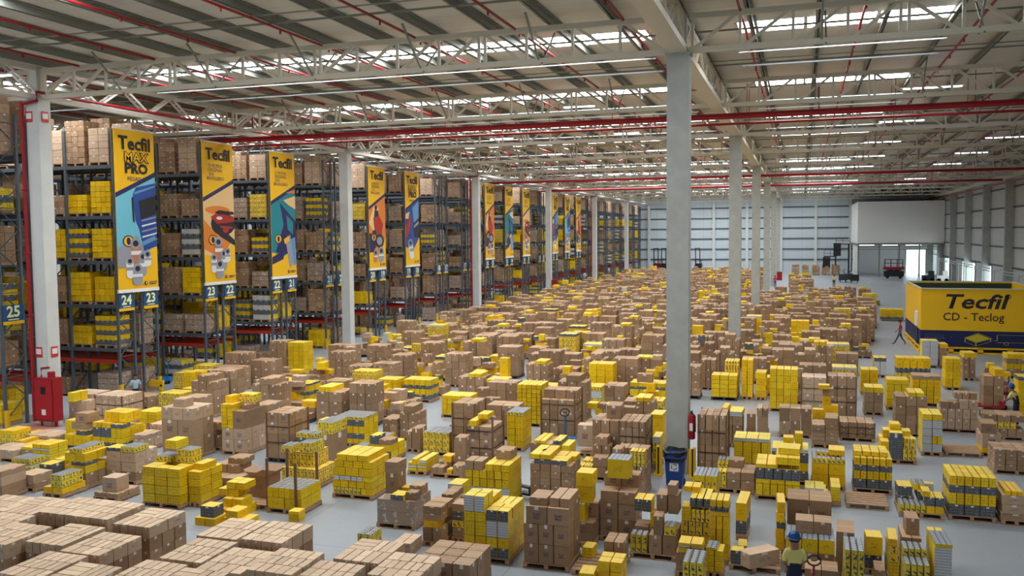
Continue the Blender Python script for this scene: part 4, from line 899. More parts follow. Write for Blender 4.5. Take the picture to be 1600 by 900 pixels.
# phrases of the middle-ground stacks: told by nearest landmark
def mg_phrase(S):
    x, y = (S['x0'] + S['x1']) / 2, S['y0']; u, v, d = proj((x, y, .5))
    return None
def do_kind(base, maxn):
    pool = [q for q in BOXES if KIN[q['kd']][0] == base and q['vis'] > 26]
    pool.sort(key=lambda q: -q['vis']); return pool[:maxn]
bases = ['cardboard_box', 'yellow_carton', 'grey_fronted_carton', 'white_fronted_carton', 'printed_yellow_carton', 'filter_tray']
used_labels = {}; NBOX = {}
letter_m = mat('print_violet', (.12, .08, .13), .7)
TXT1 = None
for base in bases:
    sel = do_kind(base, 298); NBOX[base] = len(sel)
    ids = set(id(q) for q in sel)
    for q in list(sel):
        S = STACKS[q['sid']]; kd = KIN[q['kd']]; r = random.Random(int(q['x'] * 1000) ^ int(q['y'] * 777) ^ int(q['z'] * 331))
        kw = kd[1].replace(' carton', '') + ' carton' if 'carton' in kd[1] else kd[1]
        ph = S['phrase'] or S['auto']
        lab = ', '.join(x for x in (kw, q['lw'], q['pw']) if x); lab = lab + ', ' + ph
        if len(lab.replace('-', ' ').split()) > 16: lab = lab.replace(' layer up', ' layer').replace('from left', 'left')
        if lab in used_labels or len(lab.replace('-', ' ').split()) > 16: ids.discard(id(q)); continue
        used_labels[lab] = 1
        b = MB(); add_kind(b, q['kd'], 0, 0, 0, q['w'], q['d'], q['h'], 0, r)
        o = b.build(base, BOXM); o.location = (q['x'], q['y'], q['z']); o.rotation_euler = (0, 0, q['rz'])
        tag(o, lab, kd[2], {'cardboard_box': 'brown cartons on the floor pallets', 'yellow_carton': 'yellow cartons on the floor pallets', 'grey_fronted_carton': 'grey fronted cartons on pallets', 'white_fronted_carton': 'white fronted cartons on pallets', 'printed_yellow_carton': 'figured yellow cartons on pallets', 'filter_tray': 'silver topped filter trays on pallets'}[base])
        wpx = q['w'] * FPX / proj((q['x'], q['y'], q['z']))[2]
        if base == 'cardboard_box' and wpx > 19 and q['h'] > .3 and q['j'] == 0 and q['kd'] in 'BL' and proj((q['x'], q['y'], q['z']))[1] < 893:
            mt = Matrix(((1, 0, 0, 0), (0, 0, -1, 0), (0, 1, 0, 0), (0, 0, 0, 1)))
            s_ = q['w'] * .17
            lettering('Tecfil', s_, Matrix.Translation((0, -q['d'] / 2 - .002, s_ * .25)) @ mt, letter_m, o, .02, 0, 'printed_lettering'); lettering('PRO', s_, Matrix.Translation((0, -q['d'] / 2 - .002, -s_ * .75)) @ mt, letter_m, o, .03, 0, 'printed_lettering')
    b = MB()
    for q in BOXES:
        if KIN[q['kd']][0] != base or id(q) in ids: continue
        if q['inner'] and q['z'] + q['h'] / 2 < STACKS[q['sid']]['top'] - .1: continue
        r = random.Random(int(q['x'] * 1000) ^ int(q['y'] * 777) ^ int(q['z'] * 331)); add_kind(b, q['kd'], q['x'], q['y'], q['z'], q['w'], q['d'], q['h'], q['rz'], r)
    if b.v:
        o = b.build(base, BOXM); tag(o, {'cardboard_box': 'remaining brown cartons spread over the field of pallets', 'yellow_carton': 'remaining yellow cartons spread over the field of pallets', 'grey_fronted_carton': 'remaining grey fronted cartons among the pallets', 'white_fronted_carton': 'remaining white fronted cartons among the pallets', 'printed_yellow_carton': 'remaining figured yellow cartons among the pallets', 'filter_tray': 'remaining silver topped trays among the pallets'}[base], 'cartons', None, 'stuff')
print('BOXES', len(BOXES), NBOX, 'stacks', len(STACKS))
# pallets
pb = MB(); npal = 0
for p in PALLETS:
    S = STACKS[p['sid']]
    if not p['phrase'] and S.get('auto') and S['y0'] < 43: p['phrase'] = S['auto']
    if p['phrase']:
        b = MB(); pallet_boxes(b, 0, 0, p['w'], p['d'], 0)
        o = b.build('wooden_pallet', darkwood if p['dark'] else wood); o.location = (p['x'], p['y'], 0)
        ph = p['phrase']
        if p['empty']: lab = ph if 'pallet' in ph else 'pallet ' + ph
        else: lab = ('dark pallet under ' if p['dark'] else 'wooden pallet under ') + ('the ' if not ph.startswith(('in ', 'at ')) else 'stack ') + ph
        tag(o, lab, 'pallet', 'pallets under the near stacks'); npal += 1
    else: pallet_boxes(pb, p['x'], p['y'], p['w'], p['d'], 0, 1 if p['dark'] else 0, 0, False)
tag(pb.build('wooden_pallet', [wood, darkwood]), 'remaining pallets under the far field of cartons', 'pallets', None, 'stuff')
# straps round the strapped stacks
strapm = mat('strap_black', (.035, .028, .025), .5); cornerm = mat('corner_board', (.20, .11, .06), .7)
for S in STRAPS:
    x0, x1, y0, y1, t = S['x0'] - .004, S['x1'] + .004, S['y0'] - .004, S['y1'] + .004, S['top']
    e = empty('packing_strap', (x0, y0, 0)); b = MB(); W_, D_ = x1 - x0, y1 - y0
    for z in (t * .4, t * .72):
        for a, c in (((0, 0, z), (W_, 0, z)), ((W_, 0, z), (W_, D_, z)), ((W_, D_, z), (0, D_, z)), ((0, D_, z), (0, 0, z))): b.bar(a, c, .014, .022)
    b.build('band', strapm, e)
    for (a, c) in ((0, 0), (W_, 0), (W_, D_), (0, D_)):
        b = MB(); b.box(a, c, t / 2 + .07, .05, .05, t - .14); b.build('corner_board', cornerm, e)
    tag(e, 'dark straps and corner boards round the ' + S['phrase'], 'strap')
# brown posts
for (px, py, h, ph) in ((419, 800, 1.35, 'front left of the silver filter pallet'), (463, 806, 1.3, 'front right of the silver filter pallet'), (496, 778, 1.2, 'back right of the silver filter pallet'), (450, 778, 1.3, 'back left of the silver filter pallet')):
    g = ground(px, py); b = MB(); b.box(0, 0, h / 2 + .15, .06, .06, h); b.box(0, 0, .15, .1, .1, .02); o = b.build('stake_post', cornerm); o.location = (g.x, g.y, 0); tag(o, 'thin brown post at ' + ph, 'post')
# rack loads
for q in LOADS:
    q2 = dict(x=q['p'][0], y=q['p'][1], z=q['p'][2] + q['h'] / 2 + .07, w=1.14, d=.98, h=q['h'] - .14, rz=0); q['vis'] = shown(q2)
sel = sorted([q for q in LOADS if q['vis'] > 12 and q['k'] < 8], key=lambda q: -q['vis'])[:296]; ids = set(id(q) for q in sel)
lvw = ['ground level', 'lowest shelf', 'second shelf', 'third shelf', 'fourth shelf', 'top shelf']
posw = ['at the aisle end', 'second in', 'third in', 'fourth in', 'fifth in', 'sixth in', 'seventh in', 'eighth in']
rest = MB()
for q in LOADS:
    b, me, pl, pme = proto(q['st'], q['h'], q['seed'])
    if id(q) in ids:
        e = empty('pallet_load', q['p']); a = bpy.data.objects.new('cartons', me); C.objects.link(a); a.parent = e; a = bpy.data.objects.new('pallet', pme); C.objects.link(a); a.parent = e
        k = q['k']; tag(e, '%s load, %s %s, %s, rack %s' % (STY[q['st']], q['side'], lvw[q['li']], posw[q['j']], rack_label(k)), 'pallet load', 'packed pallet loads on the racks')
    else:
        for bb, off in ((b, 0), (pl, 10)):
            i = len(rest.v); rest.v += [(v[0] + q['p'][0], v[1] + q['p'][1], v[2] + q['p'][2]) for v in bb.v]; rest.f += [tuple(i + x for x in f) for f in bb.f]; rest.m += [m_ + off for m_ in bb.m]; rest.uvm += bb.uvm; rest.uvn += bb.uvn; rest.c += bb.c
BOXM.append(wood)
tag(rest.build('pallet_load', BOXM), 'remaining packed loads on the farther racks', 'pallet loads', None, 'stuff')
BOXM.pop()
# ================================================================== single things
def cyl(b, p, r, h, n=14, m=0): b.tube([(p[0], p[1], p[2]), (p[0], p[1], p[2] + h)], r, n, m)
# signs and red riser on the nearest left pillar
E0 = Vector((-29.0, 28.0, 0))
for i, Y in enumerate(PY[:5]):
    if i in (0, 2, 4):
        b = MB(); b.tube([(-29.4, Y - .42, .2), (-29.4, Y - .42, 12.85), (-29.4, Y - .42, 12.98)], .075, 10); b.tube([(-29.4, Y - .42, 12.9), (-28.62, Y - .42, 12.98), (-28.62, Y - .42, 13.35)], .06, 10)
        for z in (2, 4.5, 7, 9.5, 12): b.box(-29.4, Y - .42, z, .20, .20, .06)
        tag(b.build('riser_pipe', redp), 'red riser pipe on the %s left pillar' % ('nearest', '', 'third', '', 'fifth')[i], 'pipe')
b = MB(); b.tube([(-28.62, 27.6, 13.33), (-28.62, 52.6, 13.33)], .06, 10); b.tube([(-28.62, 52.6, 13.33), (-28.62, 52.6, 14.2)], .04, 8); b.tube([(-28.62, 42, 13.33), (-28.62, 42, 14.2)], .04, 8); tag(b.build('sprinkler_feed', redp), 'red pipe following the left girder to the second pillar', 'pipe')
signr = mat('sign_red', (.6, .03, .03), .5)
for (dx, dy, z, ph) in ((-.16, -.31, 12.4, 'upper left'), (.33, -.0, 12.4, 'upper right'), (-.16, -.31, 3.0, 'lower left'), (.33, -.0, 3.0, 'lower right')):
    e = empty('fire_sign', (-29 + dx, 28 + dy, z)); b = MB()
    if dx < 0: b.box(0, 0, 0, .34, .015, .42); c = MB(); c.box(0, -.012, .03, .26, .01, .22); d_ = MB(); d_.tube([(0, -.02, -.06), (0, -.024, -.06)], .1, 12)
    else: b.box(0, 0, 0, .015, .34, .42); c = MB(); c.box(.012, 0, .03, .01, .26, .22); d_ = MB(); d_.tube([(.02, 0, -.06), (.024, 0, -.06)], .1, 12)
    b.build('plate', signr, e); c.build('symbol_field', white, e); tag(e, 'small red and white fire sign, %s on the nearest left pillar' % ph, 'sign')
# red hose cabinet
g = ground(62, 668); e = empty('hose_cabinet', (g.x + .2, g.y + .3, 0)); b = MB(); b.box(0, 0, 1.12, 1.0, .45, 1.75); b.build('case', redp, e)
b = MB(); b.box(0, -.24, 1.12, .86, .03, 1.6); dr_ = b.build('door', mat('cabinet_door', (.40, .012, .02), .35), e); b = MB(); b.box(0, -.26, .62, .2, .01, .22); b.build('sign_plate', white, dr_); b = MB(); b.box(0, -.265, 1.5, .22, .02, .3); b.build('window_pane', black, dr_)
b = MB(); b.box(-.36, 0, .12, .08, .08, .25); b.box(.36, 0, .12, .08, .08, .25); b.build('feet', redp, e); b = MB(); cyl(b, (.2, 0, 1.98), .14, .25); b.tube([(-.3, 0, 2.0), (-.3, 0, 2.35), (.1, 0, 2.4)], .05); b.build('valve', redp, e); tag(e, 'red fire hose cabinet beside the nearest left pillar', 'cabinet')
# central pillar: fire extinguisher, guards, blue wheelie bin
e = empty('fire_extinguisher', (-3.19, 27.62, 0)); b = MB(); b.tube([(0, 0, 1.15), (0, 0, 1.18), (0, 0, 1.85), (0, 0, 1.93), (0, 0, 1.98)], .1, 14, rs=[.09, .115, .115, .08, .04]); b.build('cylinder_body', redp, e, True)
b = MB(); b.box(0, 0, 2.01, .06, .16, .05); b.tube([(.0, -.05, 2.0), (.12, -.08, 1.9), (.13, -.06, 1.4)], .015); b.build('handle_and_hose', black, e); b = MB(); b.box(0, -.118, 1.55, .1, .01, .24); b.build('paper_sign', white, e); tag(e, 'red fire extinguisher on the right side of the nearest central pillar', 'fire extinguisher')
for s_, nm in ((-1, 'left'), (1, 'right')):
    b = MB(); x = -3.65 + s_ * .55
    b.box(x, 27.45, .45, .09, .28, .9); b.box(x - s_ * .07, 27.33, .45, .14, .04, .9); b.box(x, 27.45, .02, .3, .4, .04)
    tag(b.build('pillar_guard', rackyel), 'orange yellow steel guard on the %s side of the bin' % nm, 'guard')
b = MB(); b.box(-3.65, 52.5, .45, 1.1, .06, .8); b.box(-4.2, 52.6, .45, .06, .3, .9); b.box(-3.1, 52.6, .45, .06, .3, .9); tag(b.build('pillar_guard', rackyel), 'orange yellow guard at the foot of the second central pillar', 'guard')
g = ground(1053, 764); e = empty('wheelie_bin', (g.x, g.y + .3, 0)); b = MB(); b.box(0, 0, .52, .46, .5, .9, taper=1.22); b.box(0, 0, .98, .64, .7, .06); b.box(0, -.36, .94, .5, .04, .05); b.build('bin_body', bluep, e)
b = MB(); nn = 14; ring = []
for j, (rr_, z) in enumerate(((.31, .82), (.335, .98), (.33, 1.10), (.28, 1.12), (.26, .95))):
    for a in range(nn): t = 2 * pi * a / nn; k = 1 + .05 * sin(a * 2.3 + j); sq = 1 / max(abs(cos(t)), abs(sin(t))); b.v.append((rr_ * cos(t) * min(sq, 1.3) * k, rr_ * sin(t) * min(sq, 1.3) * 1.05 * k, z + .02 * sin(a * 1.7)))
for j in range(4):
    for a in range(nn): b.f.append((j * nn + a, j * nn + (a + 1) % nn, (j + 1) * nn + (a + 1) % nn, (j + 1) * nn + a)); b.m.append(0)
b.uvm = [(0, 0)] * (len(b.f) * 4); b.uvn = b.uvm; b.c = [(1, 1, 1, 1)] * (len(b.f) * 4)
b.f.append(tuple(4 * nn + a for a in range(nn))); b.m.append(0)
b.build('bin_liner', mat('black_bag', (.01, .01, .012), .25), e, True)
b = MB(); b.box(0, -.287, .66, .26, .012, .26); rs_ = b.build('recycling_sign', white, e)
b = MB()
for a in range(3):
    t = 2 * pi * a / 3 + .3; p = [Vector((cos(t + q) * .08, -.297, .66 + sin(t + q) * .08)) for q in (0, .5, 1.1, 1.5)]
    b.tube([tuple(v) for v in p], .013, 6)
b.build('recycling_mark', bluep, rs_)
for s_ in (-1, 1):
    b = MB(); b.tube([(s_ * .2, .24, .1), (s_ * .26, .24, .1)], .1, 14); b.build('wheel', black, e)
tag(e, 'blue wheelie bin with black liner before the nearest central pillar', 'bin')
# open carton
g = ground(404, 786); e = empty('open_carton', (g.x, g.y + .35, .146)); b = MB(); w, d, h = .62, .62, .62
for (x, y, a, c) in ((0, -d / 2, w, .01), (0, d / 2, w, .01), (-w / 2, 0, .01, d), (w / 2, 0, .01, d)): b.box(x, y, h / 2, a, c, h, mats=(BSIDE,) * 3, col=(.42, .25, .145, .9))
b.box(0, 0, .01, w, d, .02, mats=(BSIDE,) * 3, col=(.3, .18, .1, .1)); b.build('carton_body', BOXM, e)
for (p, q) in (((-w / 2, -d / 2), (w / 2, -d / 2)), ((w / 2, d / 2), (-w / 2, d / 2)), ((-w / 2, d / 2), (-w / 2, -d / 2)), ((w / 2, -d / 2), (w / 2, d / 2))):
    p, q = Vector((*p, h)), Vector((*q, h)); o_ = Vector(((p.x + q.x) / 2, (p.y + q.y) / 2, 0)).normalized() * .2 + Vector((0, 0, .16)); b = MB(); b.quad([p, q, q + o_, p + o_], BSIDE, col=(.45, .28, .17, .1)); b.build('flap', BOXM, e)
tag(e, 'open brown carton with raised flaps on a pallet left of the silver filters', 'open carton')
# long skew carton
g = ground(1178, 884, .15); b = MB(); add_kind(b, 'L', 0, 0, .16, .85, .38, .32, 0); o = b.build('cardboard_box', BOXM); o.location = (g.x + .1, g.y + .2, .145); o.rotation_euler = (0, 0, .75); tag(o, 'long brown carton lying askew on the planked pallet left of the worker', 'carton')
# pallet jacks
def jack(px, py, rz, col, lb, k=1.0):
    g = ground(px, py); e = empty('pallet_jack', (g.x, g.y, 0), rz); e.scale = (k, k, k); b = MB()
    for s_ in (-.27, .27): b.box(s_, .75, .13, .16, 1.15, .06)
    b.box(0, .12, .22, .62, .22, .26); b.build('forks', col, e); b = MB(); b.tube([(0, 0, .25), (0, -.06, .9), (0, -.10, 1.18)], .028, 8); tl_ = b.build('tiller', col, e)
    b = MB(); b.tube([(.16 * sin(t_ * pi / 8), -.12, 1.30 - .13 * cos(t_ * pi / 8)) for t_ in range(17)], .022, 8); b.tube([(-.07, -.12, 1.3), (.07, -.12, 1.3)], .015); b.build('handle', black, tl_)
    for s_ in (-.08, .08): b = MB(); b.tube([(s_ - .03, 0, .09), (s_ + .03, 0, .09)], .09, 14); b.build('wheel', black, e)
    tag(e, lb, 'pallet jack'); return e
jack(883, 700, .2, bluej, 'blue pallet jack with black loop handle beside the strapped brown wall')
jack(917, 632, -.1, bluej, 'blue pallet jack handle standing behind the strapped brown wall')
jack(846, 778, 1.2, dkmetal, 'dark pallet jack with black loop handle left of the central brown pile')
jack(1270, 952, .1, redp, 'red pallet jack held by the nearest worker', .8)
jack(262, 600, 1.4, bluej, 'blue pallet jack parked in the aisle between the first racks')
jack(1570, 640, 1.4, redp, 'red pallet jack beside the worker at the right edge')
g = ground(232, 612); b = MB(); b.bar((g.x - .8, g.y, .45), (g.x + .9, g.y, .45), .12, .3); b.box(g.x - .7, g.y, .2, .12, .12, .4); b.box(g.x + .8, g.y, .2, .12, .12, .4); tag(b.build('guard_rail', rackyel), 'yellow guard rail low at the end of the rack signed 24', 'guard rail')
# blue tote and figured carton
g = ground(592, 648); e = empty('plastic_tote', (g.x, g.y, .33)); e.scale = (.6, .6, .6); b = MB(); b.box(0, 0, .3, .8, .6, .6, taper=1.05); b.build('tub', bluep, e); b = MB(); b.box(0, 0, .61, .88, .68, .04); b.build('rim', bluep, e); b = MB(); b.box(0, 0, -.27, .7, .5, .5); b.build('stand', dkmetal, e); tag(e, 'dark blue plastic tote beyond the grey and yellow banded block', 'tote')
# yellow booth
bx0, bx1, by0, by1, bz0, bz1 = 7.1, 13.8, 59.7, 68.0, .42, 3.97
e = empty('branded_booth', (bx0, by0, 0)); w, d = bx1 - bx0, by1 - by0; bandm = 1.42
b = MB()
for z0, z1, m_ in ((bz0, bandm, 1), (bandm, bz1, 0)):
    zc, zh = (z0 + z1) / 2, z1 - z0
    b.box(w / 2, .04, zc, w, .08, zh, m=m_); b.box(w / 2, d - .04, zc, w, .08, zh, m=m_); b.box(.04, d * .5, zc, .08, d - .16, zh, m=m_); b.box(w - .04, d / 2, zc, .08, d - .16, zh, m=m_)
wp_ = b.build('wall_panel', [boothy, navyp], e)
b = MB(); b.box(w / 2, d / 2, bz0 - .02, w, d, .04); b.build('deck', dkmetal, e)
b = MB(); b.box(w / 2, -.02, .36, w + .1, .12, .1); b.box(w / 2, -.02, .06, w + .1, .12, .1)
for k in range(5): b.box(.1 + (w - .2) * k / 4, -.02, .2, .3, .12, .3)
b.box(-.02, d / 2, .36, .12, d, .1); b.box(-.02, d / 2, .06, .12, d, .1)
for k in range(5): b.box(-.02, .1 + (d - .2) * k / 4, .2, .12, .3, .3)
b.build('base_frame', boothy, e)
b = MB()
for p, q in (((0, 0), (w, 0)), ((w, 0), (w, d)), ((w, d), (0, d)), ((0, d), (0, 0))): b.bar((*p, bz1 + .03), (*q, bz1 + .03), .12, .06)
b.build('top_rail', mat('rail_pale', (.6, .65, .6), .4), e)
b = MB(); b.box(w / 2, d - .12, 2.9, w - .2, .02, 2.0)
for k in range(9): b.box(.3 + (w - .6) * k / 8, d - .15, 2.9, .05, .05, 2.0)
b.bar((.1, d - .16, 3.4), (w - .1, d - .16, 3.4), .06); b.build('inner_lining', mat('lining_green', (.035, .07, .05), .6), e)
b = MB(); b.box(-.07, 1.6, 2.0, .12, .75, .9); b.box(-.03, 1.6, .8, .04, .9, 1.2, m=1); b.build('side_door_hood', [white, navy], e)
MF = Matrix(((1, 0, 0, 0), (0, 0, -1, 0), (0, 1, 0, 0), (0, 0, 0, 1)))
lettering('Tecfil', 1.22, Matrix.Translation((2.95, -.012, 3.17)) @ MF, bblack, wp_, .022, .22, 'lettering', 1.30)
lettering('CD - Teclog', .68, Matrix.Translation((2.92, -.012, 2.25)) @ MF, bblack, wp_, .008, 0, 'lettering', .98)
lettering('®', .42, Matrix.Translation((4.78, -.012, 3.5)) @ MF, bblack, wp_, 0, 0, 'trademark_symbol', 1.2)
b = MB()
def lines(pts, t, m=0):
    for k in range(len(pts) - 1): b.bar((pts[k][0], -.012, pts[k][1]), (pts[k + 1][0], -.012, pts[k + 1][1]), t, .01, m)
lines([(.2, .95), (1.4, .95)], .03, 1); lines([(1.7, .98), (1.75, 1.05)], .03, 1)
for k in range(5): lines([(.3 + k * .22, .7), (.3 + k * .22, 1.2), (.42 + k * .22, 1.2), (.42 + k * .22, .7)], .025, 2)
b.quad([(2.5, -.01, .98), (3.1, -.01, .72), (3.9, -.01, .98), (3.2, -.01, 1.25)], 3); lines([(2.45, .98), (3.1, .68), (3.98, .98), (3.2, 1.3), (2.45, .98)], .04, 0); lines([(2.5, .9), (2.5, .74), (3.1, .5), (3.9, .8), (3.9, .95)], .04, 0); lines([(3.1, .5), (3.1, .7)], .04, 0)
lines([(4.0, .85), (4.25, .85), (4.25, 1.2), (5.8, 1.2), (5.8, .75), (4.25, .75)], .03, 0); lines([(5.9, .75), (6.1, 1.1), (6.6, 1.1)], .03, 0)
for cx, r_ in ((4.75, .11), (5.95, .11)): lines([(cx + r_ * cos(t * pi / 6), .68 + r_ * sin(t * pi / 6)) for t in range(13)], .04, 3)
for r_ in (.12, .2, .3): lines([(6.35 + r_ * cos(t * pi / 6) * .9, .9 + r_ * sin(t * pi / 6)) for t in range(13)], .03, 3 if r_ < .15 else 0)
b.build('line_drawing', [mat('line_yellow', (.75, .62, .12), .5), mat('line_blue', (.18, .22, .35), .5), mat('line_dim', (.08, .10, .20), .5), mat('fill_yellow', (.62, .50, .03), .5)], wp_)
tag(e, 'yellow and navy open topped booth with company lettering at the right', 'booth')
# far things
def scissor(px, py):
    g = ground(px, py); e = empty('scissor_lift', (g.x, g.y, 0)); b = MB(); b.box(0, 0, .75, 2.9, 1.3, .85); b.build('chassis', black, e); b = MB(); b.box(0, 0, 1.62, 3.0, 1.3, .42); b.build('platform', redp, e)
    b = MB()
    for x in (-1.3, -.4, .5, 1.3):
        for y in (-.58, .58): b.bar((x, y, 1.8), (x, y, 3.0), .07)
    for z in (2.4, 3.0):
        for y in (-.58, .58): b.bar((-1.3, y, z), (1.3, y, z), .06)
    b.build('guard_rail', dkmetal, e); b = MB()
    for k in range(2): b.bar((-1.1, -.4, 1.15 + k * .12), (1.1, -.4, 1.3 + k * .12), .09); b.bar((1.1, -.4, 1.15 + k * .12), (-1.1, -.4, 1.3 + k * .12), .09)
    b.build('scissor_arms', dkmetal, e)
    for x in (-.95, .95): b = MB(); b.tube([(x, -.62, .28), (x, -.5, .28)], .28, 14); b.build('wheel', black, e)
    tag(e, 'black and red scissor lift under the white mezzanine room', 'scissor lift')
scissor(1396, 435)
def forklift(px, py, lb, red):
    g = Vector((x_at(px, 171.0), 171.0, 0)); e = empty('forklift', (g.x, g.y, 0)); b = MB(); b.box(0, 1.4, .8, 1.3, 2.2, 1.0); b.box(0, 2.2, 1.1, 1.25, .6, .9); b.build('chassis', redp if red else black, e)
    b = MB()
    for x in (-.4, .4): b.bar((x, 0, .1), (x, 0, 4.6), .16)
    for z in (.6, 2.4, 4.5): b.bar((-.4, 0, z), (.4, 0, z), .12)
    b.build('mast', black, e); b = MB()
    for x in (-.5, .5):
        for y in (.6, 2.0): b.bar((x, y, 1.2), (x, y + .1, 2.3), .07)
    b.box(0, 1.3, 2.33, 1.2, 1.7, .08); b.build('overhead_guard', black, e); b = MB()
    for x in (-.3, .3): b.box(x, -.55, .12, .12, 1.1, .05)
    b.build('fork', dkmetal, e)
    for x in (-.6, .6):
        for y in (.5, 2.2): b = MB(); b.tube([(x - .1, y, .3), (x + .1, y, .3)], .3, 12); b.build('wheel', black, e)
    tag(e, lb, 'forklift', 'forklifts parked before the far wall')
forklift(1025, 418, 'leftmost forklift with raised mast before the far wall', True); forklift(1037, 419, 'forklift left of the nearest central pillar by the far wall', False); forklift(1090, 419, 'forklift right of the nearest central pillar by the far wall', False)
e = empty('access_stair', (x_at(1303, 160.0) , 160.0, 0)); b = MB()
b.box(1.2, 2, 5.3, 2.6, 2.2, .15); b.box(-.6, 2, 3.2, 2.0, 2.2, .15); b.box(.5, .9, 4.4, 1.2, .1, 2.2); b.box(-1.2, .9, 2.1, 1.2, .1, 2.0)
for x, h in ((-1.5, 3.2), (.3, 5.3), (2.4, 5.3)): b.box(x, .9, h / 2, .16, .16, h); b.box(x, 3.0, h / 2, .16, .16, h)
b.build('stair_flight', black, e); b = MB()
for z in (.55, 1.1): b.bar((-1.6, .9, 3.2 + z), (.4, .9, 3.2 + z), .07); b.bar((.2, .9, 5.3 + z), (2.5, .9, 5.3 + z), .07)
for x in (-1.6, -.6, .4): b.bar((x, .9, 3.2), (x, .9, 4.3), .07)
for x in (.3, 1.4, 2.5): b.bar((x, .9, 5.3), (x, .9, 6.4), .07)
b.build('handrail', dkmetal, e); tag(e, 'black steel stair climbing to the white mezzanine room', 'stair')
for i, (px, py) in enumerate(((1325, 440), (1335, 442), (1317, 441))):
    g = ground(px, py); e = empty('cleaning_cart', (g.x, g.y, 0)); b = MB(); b.box(0, 0, .75, 1.2, .8, .9); b.build('body', [dkmetal, black, dkmetal][i], e); b = MB(); b.tube([(-.5, 0, 1.1), (-.7, 0, 1.7), (-.4, 0, 1.9)], .05); b.build('handle', black, e)
    for x in (-.4, .4): b = MB(); b.tube([(x - .05, -.35, .15), (x + .05, -.35, .15)], .15, 10); b.build('wheel', black, e)
    tag(e, 'dark wheeled machine on the open floor, %s of three before the mezzanine' % ('middle', 'rightmost', 'leftmost')[i], 'machine')
for (px, py, ph) in ((1450, 441, 'left'), (1472, 441, 'right')):
    g = ground(px, py); e = empty('parked_machine', (g.x, g.y, 0)); b = MB(); b.box(0, 0, .6, 1.6, 1.2, .8); b.box(.4, 0, 1.3, .7, .8, .7); b.build('body', black if ph == 'left' else white, e); b = MB(); b.tube([(-.5, -.6, .3), (-.5, -.45, .3)], .3, 12); b.tube([(.5, -.6, .3), (.5, -.45, .3)], .3, 12); b.build('wheels', black, e); tag(e, 'machine parked behind the yellow booth by the docks, %s one' % ph, 'machine')
# red cabinets on far pillars
for (X, Y, ph) in ((-2.8, 128, 'fifth central pillar'), (-28.2, 103, 'fourth left pillar')):
    b = MB(); b.box(X, Y - .2, 1.4, .7, .5, 1.2); b.box(X, Y - .46, 1.4, .3, .03, .3); tag(b.build('hose_cabinet', redp), 'small red cabinet at the ' + ph, 'cabinet')
